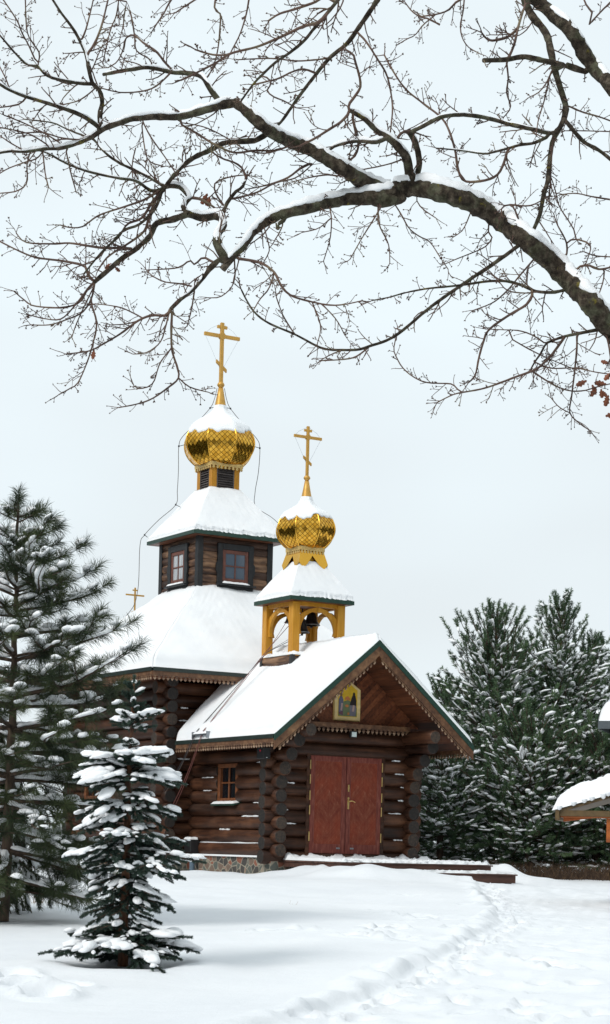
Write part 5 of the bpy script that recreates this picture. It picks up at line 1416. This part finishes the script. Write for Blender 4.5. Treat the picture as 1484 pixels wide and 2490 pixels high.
BR = [
 # secondary branches: points, width start, end, snow
 ([(537, 250), (515, 222), (491, 186), (455, 178), (419, 176), (385, 168), (352, 164), (320, 169), (294, 173), (252, 181)], 15, 8, .4),
 ([(247, 316), (243, 280), (249, 247), (241, 218), (226, 204), (216, 168), (210, 134), (195, 100), (176, 67), (151, 34), (126, -4)], 13, 5, .2),
 ([(210, 134), (225, 115), (235, 96), (245, 70), (252, 46), (264, -5)], 7, 4, 0),
 ([(196, 102), (208, 75), (220, 30), (228, -5)], 5, 3, 0),
 ([(226, 204), (200, 203), (176, 200), (126, 189), (105, 176), (92, 161), (67, 157), (38, 130), (0, 86)], 9, 4, .2),
 ([(92, 161), (96, 130), (80, 105), (66, 75), (62, 0)], 4, 3, 0), ([(88, 150), (70, 110), (55, 82), (42, 50), (17, 12), (5, -5)], 4, 3, 0),
 ([(247, 314), (210, 287), (180, 273), (138, 258), (96, 245), (63, 235), (25, 220), (-5, 202)], 12, 6, .3),
 ([(25, 220), (14, 190), (-4, 155)], 4, 3, 0),
 ([(63, 237), (50, 252), (25, 258), (-5, 262)], 5, 3, 0),
 ([(541, 620), (529, 590), (529, 570), (541, 551), (540, 532), (525, 525), (495, 530), (470, 524), (457, 520)], 24, 17, .8),
 ([(457, 520), (419, 534), (395, 538), (377, 547), (365, 575), (345, 592), (327, 608), (294, 631), (260, 660), (231, 685)], 17, 11, .3),
 ([(457, 522), (447, 502), (456, 487), (461, 480), (440, 456), (420, 452), (403, 454)], 14, 12, .7),
 ([(403, 454), (420, 430), (445, 403), (474, 382), (512, 365), (545, 348), (587, 344), (622, 341), (648, 326)], 10, 14, .3),
 ([(401, 454), (365, 432), (331, 415), (294, 398), (264, 378), (247, 362), (226, 338), (185, 323), (155, 310), (126, 298), (60, 290)], 9, 3, .2),
 ([(398, 458), (369, 464), (331, 440), (294, 434), (252, 426), (201, 413), (155, 394), (117, 373), (95, 366)], 9, 4, .2),
 ([(389, 460), (377, 470), (348, 487), (302, 503), (240, 524), (201, 551), (168, 553), (147, 547)], 7, 3, 0),
 ([(395, 462), (377, 508), (340, 545), (302, 560), (273, 589), (247, 614), (225, 640), (205, 665)], 9, 4, 0),
 ([(388, 465), (365, 520), (352, 560), (330, 580), (300, 600), (262, 625), (240, 655)], 8, 4, 0),
 ([(392, 468), (372, 490), (345, 530), (310, 545), (290, 575), (262, 600), (238, 628), (212, 640), (180, 652)], 8, 3, 0),
 ([(327, 606), (294, 603), (252, 603), (210, 597), (168, 591), (126, 593), (63, 589), (40, 567)], 8, 3, .3),
 ([(231, 685), (215, 670), (205, 647), (155, 635), (88, 626), (46, 610), (-2, 586)], 8, 4, 0),
 ([(231, 685), (212, 705), (193, 735), (151, 748), (84, 744), (60, 730), (34, 708)], 7, 3, 0),
 ([(231, 685), (226, 715), (222, 735), (235, 786), (226, 836), (210, 886), (189, 932), (170, 945), (143, 960)], 6, 3, 0),
 ([(222, 730), (200, 760), (160, 778), (120, 790), (75, 790)], 5, 3, 0), ([(215, 700), (185, 740), (150, 775), (110, 775), (70, 765)], 5, 3, 0),
 ([(227, 700), (205, 745), (185, 790), (175, 820)], 4, 3, 0),
 ([(541, 626), (516, 647), (495, 672), (474, 698), (455, 716), (440, 727), (415, 752)], 15, 9, .1),
 ([(415, 752), (403, 767), (369, 767), (336, 780), (294, 811), (252, 836), (218, 853), (160, 861)], 8, 3, 0),
 ([(338, 780), (305, 788), (268, 790)], 4, 2.5, 0), ([(345, 772), (300, 750), (262, 742), (240, 740)], 4, 2.5, 0),
 ([(419, 755), (417, 803), (419, 853), (432, 895), (434, 920), (411, 941), (369, 970), (331, 983), (289, 991)], 7, 3, 0),
 ([(434, 918), (461, 941), (508, 954)], 4, 2.5, 0),
 ([(419, 845), (390, 882), (371, 933), (336, 945), (321, 930)], 4, 2.5, 0),
 ([(413, 755), (403, 794), (390, 832), (357, 857), (323, 861)], 4.5, 2.5, 0),
 ([(474, 702), (466, 752), (455, 794)], 4.5, 3, 0),
 ([(520, 640), (495, 626), (474, 643), (461, 634), (432, 651), (365, 656)], 6, 2.5, 0),
 ([(474, 698), (440, 690), (400, 685), (370, 670), (355, 655)], 5, 2.5, 0),
 ([(574, 628), (633, 639), (667, 662), (683, 693), (709, 719), (763, 735), (805, 742), (840, 740), (881, 731)], 8, 3, .1),
 ([(667, 664), (654, 702), (633, 727), (616, 756)], 4.5, 2.5, 0), ([(784, 740), (818, 777), (839, 815)], 4, 2.5, 0), ([(759, 735), (776, 777), (780, 803), (772, 836)], 4, 2.5, 0),
 ([(570, 640), (572, 670), (562, 700), (535, 722), (505, 724)], 4, 2.5, 0),
 # the long hanging branch
 ([(1264, -60), (1277, 0), (1294, 38), (1328, 80), (1340, 126), (1349, 168), (1365, 222), (1376, 260), (1372, 289)], 22, 15, 0),
 ([(1372, 289), (1362, 310), (1344, 345), (1336, 398), (1332, 440), (1323, 470), (1311, 528), (1286, 576), (1252, 604), (1198, 643), (1135, 685), (1051, 744), (975, 807), (940, 828), (904, 840), (872, 850), (834, 851), (800, 850), (772, 842), (717, 813), (654, 786), (620, 760), (600, 730), (587, 704)], 13, 4, 0),
 ([(834, 851), (805, 862), (780, 876)], 4, 2.5, 0), ([(717, 813), (690, 770), (672, 722)], 4, 3, 0), ([(904, 838), (868, 866), (834, 874), (780, 877)], 5, 3, 0),
 ([(1372, 289), (1395, 318), (1420, 345), (1449, 361), (1470, 375), (1500, 400)], 11, 9, 0), ([(1380, 256), (1400, 266), (1424, 275), (1460, 285), (1500, 300)], 5, 4, 0),
 ([(1372, 298), (1344, 323), (1298, 315), (1240, 302), (1198, 290), (1150, 281), (1114, 279), (1072, 285), (1030, 306), (1000, 321)], 11, 10, .2),
 ([(1336, 331), (1298, 348), (1267, 352), (1235, 361), (1200, 370), (1177, 374), (1120, 366), (1060, 360)], 9, 3, .3),
 ([(1235, 363), (1223, 403), (1206, 428), (1172, 440), (1130, 440), (1114, 411), (1105, 357), (1080, 294), (1030, 252), (988, 218), (958, 176), (935, 134)], 7, 5, 0),
 ([(1378, 159), (1328, 149), (1300, 142), (1269, 138), (1231, 145), (1177, 147)], 15, 11, 0),
 ([(1432, 176), (1410, 170), (1378, 159)], 17, 15, 0), ([(1235, 144), (1250, 110), (1262, 60), (1278, 10)], 8, 6, 0), ([(1260, 70), (1230, 92), (1190, 98), (1172, 80)], 8, 5, 0),
 ([(1231, 148), (1236, 190), (1232, 225), (1242, 260), (1225, 285)], 6, 3, 0), ([(1345, 165), (1330, 200), (1310, 225), (1290, 235)], 5, 3, 0), ([(1338, 180), (1325, 240), (1310, 290), (1304, 330)], 5, 3, 0),
 ([(1345, 320), (1340, 420), (1335, 500)], 4, 3, 0),
 # fork above the knob
 ([(998, 452), (996, 430), (993, 400), (985, 378), (971, 361), (955, 343), (937, 331), (918, 318), (890, 292), (862, 275), (850, 268)], 28, 10, .75),
 ([(1004, 440), (1019, 410), (1017, 370), (1005, 335), (993, 318)], 17, 14, 1.1),
 ([(937, 338), (912, 346), (889, 344), (860, 344), (834, 350), (810, 358), (797, 372)], 11, 6, .8),
 ([(852, 270), (848, 256), (862, 236), (876, 214), (876, 195), (872, 176), (864, 150), (860, 134), (843, 122)], 8, 5, .2),
 ([(852, 272), (830, 296), (805, 312), (767, 336), (745, 347), (727, 356)], 8, 5, .1),
 ([(856, 280), (862, 305), (868, 335), (872, 352), (866, 375), (850, 390), (835, 398)], 8, 5, 0),
 ([(960, 346), (975, 325), (990, 318), (1010, 322)], 8, 6, .5),
 # long whips from above
 ([(940, -40), (918, 0), (881, 55), (860, 85), (843, 107), (805, 138), (785, 160), (772, 176), (730, 231), (704, 268), (685, 295), (667, 312)], 14, 7, 0),
 ([(842, -30), (822, 0), (788, 42), (762, 72), (738, 101), (705, 128), (671, 151), (640, 180), (616, 205), (587, 245)], 9, 4, 0),
 ([(800, 32), (770, 56), (738, 64), (700, 82), (660, 100), (621, 115), (562, 130), (530, 150), (478, 177), (440, 195)], 7, 4, 0),
 ([(790, -20), (772, 2), (721, 21), (679, 34), (654, 50)], 7, 4, 0), ([(562, 132), (530, 134), (505, 130), (474, 120)], 5, 4, 0),
 ([(868, 78), (890, 100), (918, 143), (940, 180), (950, 220), (955, 260), (952, 300), (948, 330)], 6, 4, 0),
 ([(805, 140), (770, 145), (720, 148), (660, 142), (580, 145)], 5, 3, 0), ([(772, 180), (740, 168), (710, 175), (680, 190), (650, 198), (616, 206)], 6, 4, 0),
 ([(640, 182), (660, 200), (650, 220), (665, 235), (690, 245), (720, 262)], 4, 3, 0),
 ([(530, -30), (522, 20), (536, 34), (535, 70), (530, 120), (520, 160)], 5, 3, 0), ([(608, -20), (600, 30), (585, 80), (565, 120), (555, 140)], 5, 3, 0),
 ([(430, -20), (410, 10), (400, 30), (380, 60), (371, 75)], 5, 3, 0), ([(490, -10), (455, 12), (425, 32)], 5, 3, 0),
 ([(316, 25), (322, 50), (328, 90), (330, 118), (340, 130), (365, 145), (370, 162)], 5, 4, 0), ([(420, 172), (400, 150), (380, 125), (350, 105), (325, 85), (305, 95), (300, 120), (285, 150), (262, 165)], 7, 3, 0),
 ([(290, -10), (284, 35), (270, 70), (260, 110), (250, 155)], 4, 3, 0), ([(310, -5), (302, 40), (300, 68)], 4, 3, 0),
 ([(1070, 60), (1040, 45), (1020, 40), (1000, 25), (985, 5)], 5, 3, 0), ([(1140, -10), (1110, 5), (1090, 25), (1060, 35), (1025, 40)], 7, 4, 0), ([(1060, 36), (1030, 60), (1010, 85), (990, 95), (965, 110)], 4, 3, 0),
 ([(1130, -10), (1126, 30), (1120, 60), (1124, 90), (1140, 115), (1170, 132)], 5, 3, 0),
 # off the great limb, below
 ([(1380, 700), (1370, 706), (1340, 711), (1302, 708), (1270, 694), (1240, 685), (1210, 683), (1177, 685), (1145, 690), (1097, 696), (1038, 702), (985, 712), (946, 723), (904, 731)], 9, 3, 0),
 ([(1298, 710), (1281, 740), (1240, 765), (1198, 794), (1182, 812), (1177, 828), (1170, 850), (1164, 874), (1156, 912), (1140, 930)], 8, 4, 0),
 ([(1300, 712), (1265, 712), (1232, 705), (1210, 680), (1185, 660)], 4, 2.5, 0), ([(1290, 640), (1260, 675), (1235, 705), (1200, 735), (1150, 755)], 5, 3, 0),
 ([(1462, 800), (1407, 811), (1370, 819), (1345, 828), (1328, 836), (1315, 860), (1302, 878), (1290, 900)], 10, 4, 0),
 ([(1372, 822), (1350, 852), (1336, 870), (1320, 885), (1302, 899), (1256, 916), (1219, 930), (1185, 942), (1156, 949), (1114, 956), (1090, 965), (1063, 979)], 8, 3, 0),
 ([(1120, 955), (1105, 938), (1093, 933), (1038, 930), (1005, 916), (980, 895), (965, 870), (958, 850), (963, 822)], 4, 3, 0),
 ([(1330, 838), (1295, 815), (1262, 804), (1225, 802), (1180, 800)], 4, 2.5, 0),
 ([(1403, 811), (1403, 844), (1400, 880), (1395, 924), (1390, 965), (1386, 1004), (1410, 1030), (1437, 1048)], 6, 3, 0),
 ([(1290, 900), (1345, 935), (1385, 950), (1420, 950), (1455, 940), (1500, 930)], 5, 3, 0), ([(1300, 880), (1340, 895), (1400, 895), (1450, 905), (1500, 912)], 4, 3, 0), ([(1386, 1004), (1360, 990), (1340, 967)], 3, 2.5, 0), ([(1240, 822), (1285, 848), (1330, 870), (1390, 895)], 4, 2.5, 0),
 ([(1470, 800), (1480, 835), (1485, 870)], 7, 4, 0), ([(1403, 650), (1430, 645), (1460, 655), (1500, 645)], 7, 5, 0), ([(1470, 650), (1468, 680), (1458, 712)], 5, 3, 0), ([(1378, 625), (1378, 590), (1355, 545), (1347, 520)], 6, 3, 0), ([(1380, 588), (1400, 582), (1436, 597), (1425, 640)], 5, 3, 0),
 ([(1265, 560), (1260, 530), (1245, 500), (1222, 503), (1220, 520)], 6, 4, 0), ([(1245, 498), (1290, 500), (1330, 480)], 5, 3, 0), ([(1400, 565), (1385, 540), (1360, 500), (1350, 460), (1340, 430)], 4, 3, 0),
 ([(957, 492), (975, 520), (995, 555), (1020, 575), (1045, 588), (1070, 625), (1090, 655)], 4, 2.5, 0), ([(920, 500), (922, 545), (945, 595), (948, 640)], 5, 2.5, 0), ([(930, 498), (905, 540), (880, 580), (852, 630)], 5, 2.5, 0), ([(800, 495), (806, 530), (803, 580), (787, 635)], 4, 2.5, 0),
 ([(805, 530), (775, 555), (735, 565)], 3.5, 2.5, 0), ([(1010, 480), (1025, 505), (1060, 530)], 3.5, 2.5, 0), ([(1140, 530), (1125, 560), (1105, 575)], 3.5, 2.5, 0), ([(1180, 545), (1190, 560), (1170, 580)], 5, 3, 0), ([(1200, 570), (1180, 600), (1110, 630), (1075, 645)], 4, 2.5, 0),
 ([(640, 545), (650, 580), (655, 610), (640, 640)], 3.5, 2.5, 0), ([(700, 530), (672, 548), (676, 556)], 14, 10, .2), ([(660, 545), (640, 570), (612, 592)], 4, 2.5, 0),
 ([(460, 480), (490, 485), (515, 500), (540, 520)], 8, 5, 0), ([(540, 525), (552, 495), (575, 465), (590, 455), (600, 430)], 11, 6, .2), ([(600, 440), (590, 410), (570, 395), (540, 385), (516, 370)], 6, 4, 0), ([(560, 485), (620, 470), (670, 445), (720, 432), (760, 400)], 6, 3, 0),
 ([(545, 500), (525, 470), (524, 445), (560, 430), (600, 425)], 5, 3, 0), ([(436, 300), (480, 325), (520, 350), (570, 371), (620, 366), (670, 366), (700, 356)], 6, 5, .4), ([(700, 356), (650, 372), (600, 365), (560, 340), (500, 310), (440, 298)], 4, 3, 0),
 ([(760, 395), (730, 410), (700, 432), (650, 450), (600, 460)], 7, 3, 0), ([(830, 430), (800, 425), (760, 430), (720, 440)], 5, 3, 0), ([(905, 440), (880, 420), (870, 425), (830, 445)], 5, 3, 0),
 ([(960, 395), (920, 405), (870, 415), (830, 430)], 4, 3, 0), ([(330, 360), (322, 400), (325, 440), (340, 470)], 4, 3, 0), ([(345, 290), (365, 330), (400, 380), (430, 425)], 4, 3, 0), ([(345, 298), (350, 345), (362, 390), (400, 405)], 4, 3, 0), ([(420, 172), (370, 215), (300, 225), (250, 215)], 5, 3, 0), ([(240, 205), (220, 225), (190, 245), (150, 255)], 4, 3, 0),
 ([(109, 362), (90, 385), (60, 395), (20, 410), (-5, 425)], 4, 3, 0), ([(75, 366), (66, 400), (65, 445), (40, 465), (0, 470)], 4, 3, 0), ([(105, 372), (110, 420), (118, 455)], 4, 3, 0), ([(160, 360), (170, 410), (185, 465)], 4, 3, 0),
 ([(120, 355), (80, 330), (50, 320), (0, 310)], 4, 3, 0), ([(150, 350), (110, 325), (60, 300), (10, 280)], 4, 3, 0), ([(60, 366), (30, 350), (0, 330)], 4, 3, 0), ([(200, 340), (150, 335), (100, 322), (40, 325)], 4, 3, 0),
 ([(1484, 485), (1440, 478), (1400, 470), (1360, 474)], 5, 3, 0), ([(1490, 320), (1420, 318), (1375, 318)], 4, 2.5, 0), ([(1500, 625), (1450, 622), (1420, 612)], 4, 3, 0), ([(1440, 30), (1425, 10), (1418, -10)], 6, 4, 0), ([(1428, 66), (1460, 30), (1490, 0)], 5, 4, 0),
]
twigs = MB(); buds = []
BN = []
for pts, w0, w1, sn in BR:
    nd = place(pts, w0, w1); BN.append((nd, w0, w1, sn))
big = [b for b in BN if b[1] >= 9]; small = [b for b in BN if b[1] < 9]
for nd, w0, w1, sn in big:
    mb = MB(); bark_tube(mb, nd, 9, .07); o = mb.build('branch', M['oak_bark'], oak)
    if sn: snow_on(nd, o, sn, .0 if sn > .6 else .12)
snow_small = MB()
for nd, w0, w1, sn in small:
    twigs.tube([q[0] - OAK_BASE for q in nd], [q[3] * (1 + orr.uniform(-.08, .08)) for q in nd], 6 if w0 > 6 else 5, 0, True, jit=.05)

# ---- twigs that fork off every branch
K = YO / F
def rand_perp(d):
    v = Vector((orr.gauss(0, 1), orr.gauss(0, .55), orr.gauss(0, 1))); v = v - d * v.dot(d)
    return v.normalized()
def bud(p, d, big_=False):
    buds.append((p, d, (orr.uniform(4, 6.5) if big_ else orr.uniform(2.5, 4.5)) * K, (orr.uniform(1.2, 1.8) if big_ else orr.uniform(.9, 1.3)) * K))
def twig(p, d, Lp, w, depth):
    n = max(3, int(Lp / 11)); d = d.normalized(); pts = [p]; cur = d; bend = rand_perp(d) * orr.uniform(.02, .14)
    kids = []
    for i in range(n):
        cur = (cur + bend + rand_perp(cur) * orr.uniform(0, .20) + Vector((0, 0, orr.uniform(-.02, .05)))).normalized()
        p = p + cur * (Lp / n * K); pts.append(p)
        if depth < 2 and i < n - 1 and orr.random() < (.50 if depth == 0 else .28): kids.append((p, cur))
        elif orr.random() < .25: bud(p, (cur + rand_perp(cur)).normalized())
    r0 = w * .5 * K
    twigs.tube(pts, [r0 * (1 - .35 * i / n) for i in range(n + 1)], 4 if depth == 0 else 3, 0, False)
    for s in range(orr.choice((1, 2, 3, 3))): bud(p, (cur + rand_perp(cur) * orr.uniform(.2, .7)).normalized(), True)
    for q, c in kids:
        twig(q, c * math.cos(rad(orr.uniform(30, 60))) + rand_perp(c) * .8, Lp * orr.uniform(.22, .5), max(1.7, w * .8), depth + 1)
def sprout(nd, w0, w1, step, kL):
    acc = orr.uniform(0, step); tot = sum(math.hypot(nd[i+1][1] - nd[i][1], nd[i+1][2] - nd[i][2]) for i in range(len(nd) - 1)); run = 0
    for i in range(1, len(nd)):
        dl = math.hypot(nd[i][1] - nd[i-1][1], nd[i][2] - nd[i-1][2]); acc += dl; run += dl
        if acc >= step:
            acc = orr.uniform(-.4, .2) * step; f = run / max(1, tot)
            d = (nd[i][0] - nd[i-1][0]).normalized(); a = rad(orr.uniform(28, 68))
            L_ = kL * orr.choice((.35, .55, .8, 1.0, 1.3)) * orr.uniform(.7, 1.15) * (1 - .45 * f)
            twig(nd[i][0] - OAK_BASE, d * math.cos(a) + rand_perp(d) * math.sin(a), L_, min(3.6, max(1.9, nd[i][3] / K * .9)), 0)
    e = nd[-1]; d = (nd[-1][0] - nd[-2][0]).normalized()
    if e[3] / K < 4:
        for s in range(2): twig(e[0] - OAK_BASE, d + rand_perp(d) * .5, orr.uniform(14, 40), max(2.2, e[3] / K * 1.5), 1)
for nd, w0, w1, sn in BN:
    up = sum(q[2] for q in nd) / len(nd)
    sprout(nd, w0, w1, 9.5 if w0 < 11 else 19, 64 if w0 > 5 else 46)
for nd, w0, w1 in NODES[1:4]: sprout(nd, w0, w1, 42, 75)
bm = MB()
for p, d, L_, r in buds:
    x = d.orthogonal().normalized(); y = d.cross(x); m = p + d * L_ * .45
    ring = [m + (x * math.cos(a) + y * math.sin(a)) * r for a in (0, 2.094, 4.189)]
    bm.add([p] + ring + [p + d * L_], [(0, 2, 1), (0, 3, 2), (0, 1, 3), (4, 1, 2), (4, 2, 3), (4, 3, 1)], 0, True)
o = twigs.build('twig', M['oak_twig'], oak); o['kind'] = 'stuff'
o = bm.build('bud', M['oak_twig'], oak); o['kind'] = 'stuff'
# the last brown leaves
def oak_leaf(px, py, size, ang):
    q = min(PLACED, key=lambda q: (q[1] - px) ** 2 + (q[2] - py) ** 2); c = at(px, py, q[0].y) - OAK_BASE; k = size * YO / F
    out = [(0, 0), (.12, .10), (.10, .22), (.26, .34), (.17, .46), (.30, .62), (.18, .74), (.16, .92), (0, 1)]
    poly = out + [(-x, y) for x, y in out[-2:0:-1]]; ca, sa = math.cos(ang), math.sin(ang); cu = orr.uniform(.2, .9)
    mb = MB(); vs = [c + Vector(((x * ca - y * sa) * k, (abs(x) * cu + .15 * y * y) * k, (x * sa + y * ca) * k)) for x, y in poly]
    n = len(out); mid = [c + Vector((-y * sa * k, .15 * y * y * k, y * ca * k)) for _, y in out]
    V = vs[:n] + mid + [c + Vector(((-x * ca - y * sa) * k, (abs(x) * cu + .15 * y * y) * k, (-x * sa + y * ca) * k)) for x, y in out]
    mb.add(V, [(i, i + 1, n + i + 1, n + i) for i in range(n - 1)] + [(n + i, n + i + 1, 2 * n + i + 1, 2 * n + i) for i in range(n - 1)], 0, False)
    mb.build('dry_leaf', M['dry_leaf'], oak)
for px, py, s, a in ((505, 470, 30, 2.6), (498, 474, 26, 3.4), (510, 478, 24, 3.0), (272, 640, 22, 2.2), (279, 648, 18, 4.0), (229, 850, 22, 3.0), (1428, 925, 30, 2.0), (1440, 935, 26, 3.6), (1450, 940, 28, 2.7), (1462, 945, 24, 3.3), (1476, 935, 32, 1.4), (1480, 960, 30, 2.9), (1466, 950, 20, 3.8), (1472, 1012, 30, 5.0), (1482, 885, 22, 1.2), (1488, 905, 26, 2.4)):
    oak_leaf(px, py, s, a)
# ------------------------------------------------------------------ shelter, far house, undergrowth, unseen woods
def snow_slab(parent, c0, c1, thick, seed, drip=.0): pass
# roofed notice board at the right edge of the picture
YN = 33.0; kn = YN / F
s0 = at(1356, 1970, YN)                      # low corner of its roof
sh = empty('shelter', (s0.x, s0.y, float(ground_z(s0.x, s0.y, False))), -rad(13)); tag(sh, 'orange-brown wooden shelter under a thick cap of snow', 'shelter')
gz = s0.z - sh.location.z
RW = 2.9; RD = 1.5; slope = .30
mb = MB()
for k, (y0, y1) in enumerate(((-.1, RD / 2), (RD / 2, RD + .1))):
    pass
P = [(0, -.12, gz), (RW / 2, -.12, gz + slope * RW / 2 * 1.0), (RW, -.12, gz), (RW, -.12, gz - .05), (RW / 2, -.12, gz + slope * RW / 2 - .05), (0, -.12, gz - .05)]
mb.prism(P, (0, RD + .24, 0)); mb.build('roof', M['shelter_dark'], sh)
mb = MB(); mb.bbox((-.02, -.16, gz - .17), (.05, RD + .16, gz + .0), .008); mb.bbox((.052, -.125, gz - .10), (RW, -.085, gz + .0), .006); mb.build('fascia', M['shelter_dark'], sh)
mb = MB(); mb.bbox((.054, -.06, gz - .12), (RW - .05, .02, gz - .03), .006)
mb.prism([(.10, .03, gz - .052), (.9, .03, gz - .052), (.9, .03, gz - .075), (.10, .03, gz - .19)], (0, .06, 0)); mb.build('beam', M['shelter_wood'], sh)
mb = MB(); mb.bbox((.82, -.03, gz - .52), (2.3, .03, gz - .125), .006); mb.build('notice_panel', M['shelter_wood'], sh)
for x in (1.40, 2.5):
    for y in (.09, RD - .1):
        mb = MB(); mb.bbox((x - .05, y - .05, -.3), (x + .05, y + .05, gz - .04 + .26 * 0), .008); mb.build('post', M['shelter_wood'], sh)
for s in (0, 1):
    a = [(-.03, RD + .14, gz), (-.03, -.15, gz), (RW / 2, -.15, gz + slope * RW / 2), (RW / 2, RD + .14, gz + slope * RW / 2)]
    if s: a = [(RW - x, y, z) for x, y, z in a]; a = [a[1], a[0], a[3], a[2]]
    snow_sheet(a, 'snow', sh, 40, 24, .30, (True, False), (True, True), .02, 700 + s, .03, .022, .7, .24)
mb = MB()
ir = random.Random(9)
for i in range(17):                           # icicles and crumbs of snow along the front edge
    x = .05 + i * .17 + ir.uniform(-.08, .08); h = ir.uniform(.0, .09) * ir.random(); z = gz + slope * min(x, RW - x) + .05
    mb.tube([(x, -.155, z), (x + .005, -.158, z - .05 - h * .5), (x + .01, -.155, z - .055 - h)], [.05, .035, .012], 7)
o = mb.build('icicle', M['snow'], sh); o['kind'] = 'stuff'

# house far to the right: only the corner of its roof shows
YH = 45.0; h0 = at(1457, 1752, YH)
ho = empty('house', (h0.x, h0.y, float(ground_z(h0.x, h0.y, False)))); ho.rotation_euler = (0, 0, -rad(17)); tag(ho, 'grey-eaved house with a thick snow roof among the pines', 'house')
hz = h0.z - ho.location.z
mb = MB(); mb.box((1.1, .5, -.3), (7.5, 8.0, hz - .02)); mb.build('wall', M['house_wall'], ho)
rf = MB(); V = [(0, 0, hz), (8.2, 0, hz), (8.2, 8.6, hz), (0, 8.6, hz), (2.8, 4.3, hz + 1.9), (5.4, 4.3, hz + 1.9)]
rf.add(V, [(0, 1, 5, 4), (1, 2, 5), (2, 3, 4, 5), (3, 0, 4), (3, 2, 1, 0)]); rfo = rf.build('roof', M['grey_metal'], ho)
mb = MB()
mb.prism([(-.02, -.02, hz - .19), (8.2, -.02, hz - .19), (8.2, -.02, hz + .01), (-.02, -.02, hz + .01)], (0, .03, 0)); mb.prism([(-.02, .012, hz - .19), (-.02, 8.6, hz - .19), (-.02, 8.6, hz + .01), (-.02, .012, hz + .01)], (.03, 0, 0)); mb.build('gutter_board', M['grey_metal'], rfo)
snow_sheet([V[0], V[1], V[5], V[4]], 'snow', rfo, 40, 20, .34, (True, False), (False, False), .0, 720, .03, .02, 1.2, .3); snow_sheet([V[3], V[0], V[4], tuple(Vector(V[4]) + Vector((0, -.001, 0)))], 'snow', rfo, 40, 20, .34, (True, False), (False, False), .0, 721, .03, .02, 1.2, .3)

# dry reddish undergrowth at the foot of the pines (nobody could count it)
def sticks(name, centres, h, n, spread, mat, wd, seed, lean=.35):
    r = np.random.RandomState(seed); C = np.array(centres); idx = r.randint(0, len(C), n)
    b = C[idx] + np.stack([r.normal(0, spread, n), r.normal(0, spread, n), np.zeros(n)], 1); b[:, 2] = ground_z(b[:, 0], b[:, 1], False) - .05
    d = np.stack([r.normal(0, lean, n), r.normal(0, lean, n), np.ones(n)], 1); L_ = h * r.uniform(.45, 1.15, n)[:, None]
    t = b + d * L_; m = b + d * L_ * .5 + r.normal(0, .03, (n, 3)); s = np.stack([np.ones(n), r.normal(0, .5, n), np.zeros(n)], 1); s /= np.linalg.norm(s, axis=1)[:, None]; w_ = wd * r.uniform(.6, 1.3, n)[:, None] * .5
    V = np.stack([b - s * w_, b + s * w_, m + s * w_ * .8, t, m - s * w_ * .8], 1).reshape(-1, 3); k = np.arange(n) * 5
    return fast_mesh(name, V, np.concatenate([np.stack([k, k+1, k+2], 1), np.stack([k, k+2, k+4], 1), np.stack([k+4, k+2, k+3], 1)]), False)
cs = [tuple(at(x, 2112, 47.0 + (i % 3) * .7)) for i, x in enumerate(range(1015, 1600, 12))]
tag(link('undergrowth', sticks('undergrowth', cs, .46, 6500, .38, M['brush'], .011, 3, .5), M['brush']), 'dry reddish undergrowth at the foot of the pines behind the church', 'undergrowth', None, 'stuff')

# dry grass stems by the pine
for i, (px, py, n, h, sp, lab) in enumerate(((92, 2196, 26, .30, .06, 'wisp of dry grass by the pine trunk, nearer the picture edge'), (282, 2160, 34, .36, .10, 'taller tuft of pale dry grass stems between pine and young spruce'), (210, 2200, 5, .3, .02, 'few dark bent stems poking from the snow by the pine'), (1082 * 0 + 715, 2198, 4, .12, .02, 'tiny dry stalk alone on the open snow'))):
    c = hit(px, py); me = sticks('dry_grass', [(0, 0, 0)], h, n, sp, M['dry_stem'], .006, 20 + i, .3)
    co = np.empty(len(me.vertices) * 3, dtype=np.float32); me.vertices.foreach_get('co', co); co = co.reshape(-1, 3)
    co[:, 2] -= float(ground_z(0, 0, False)); me.vertices.foreach_set('co', co.ravel()); me.update()
    o = link('dry_grass', me, M['dry_stem'] if i != 2 else M['bark']); o.location = (c.x, c.y, c.z); tag(o, lab, 'grass')

# unseen dark woods, added behind and beside the view to darken the gilding's reflections
def woods():
    r = np.random.RandomState(8); V, Fc = [], []
    for i in range(640):
        if i < 420:
            a = r.uniform(rad(160), rad(380)); d = r.uniform(30, 62); x, y = d * math.cos(a), 10 + d * math.sin(a)
            if y > 4 and abs(x) < 24: continue
        else:
            x, y = r.choice((-1, 1)) * r.uniform(17, 34), r.uniform(26, 62)
            if abs(x) < .19 * y + 7: continue
        h, w_ = r.uniform(9, 16), r.uniform(1.8, 3.2); z = float(ground_z(x, y, False)); b = len(V); n = 9; m = 6
        for j in range(m + 1):
            f = j / m
            for k in range(n):
                t = 2 * PI * k / n; q = w_ * (1 - f) ** .8 * (1 + .35 * ((j + k) % 2)) * r.uniform(.8, 1.2) + .05
                V.append((x + q * math.cos(t), y + q * math.sin(t), z + h * f + r.uniform(-.3, .3) * (1 - f)))
        for j in range(m):
            for k in range(n): Fc.append((b+j*n+k, b+j*n+(k+1) % n, b+(j+1)*n+(k+1) % n, b+(j+1)*n+k))
    tag(link('unseen_woods', fast_mesh('unseen_woods', V, Fc, False), M['wood_unseen']), 'unseen dark woods added round the clearing for the gilding to reflect', 'woods', None, 'stuff')
woods()
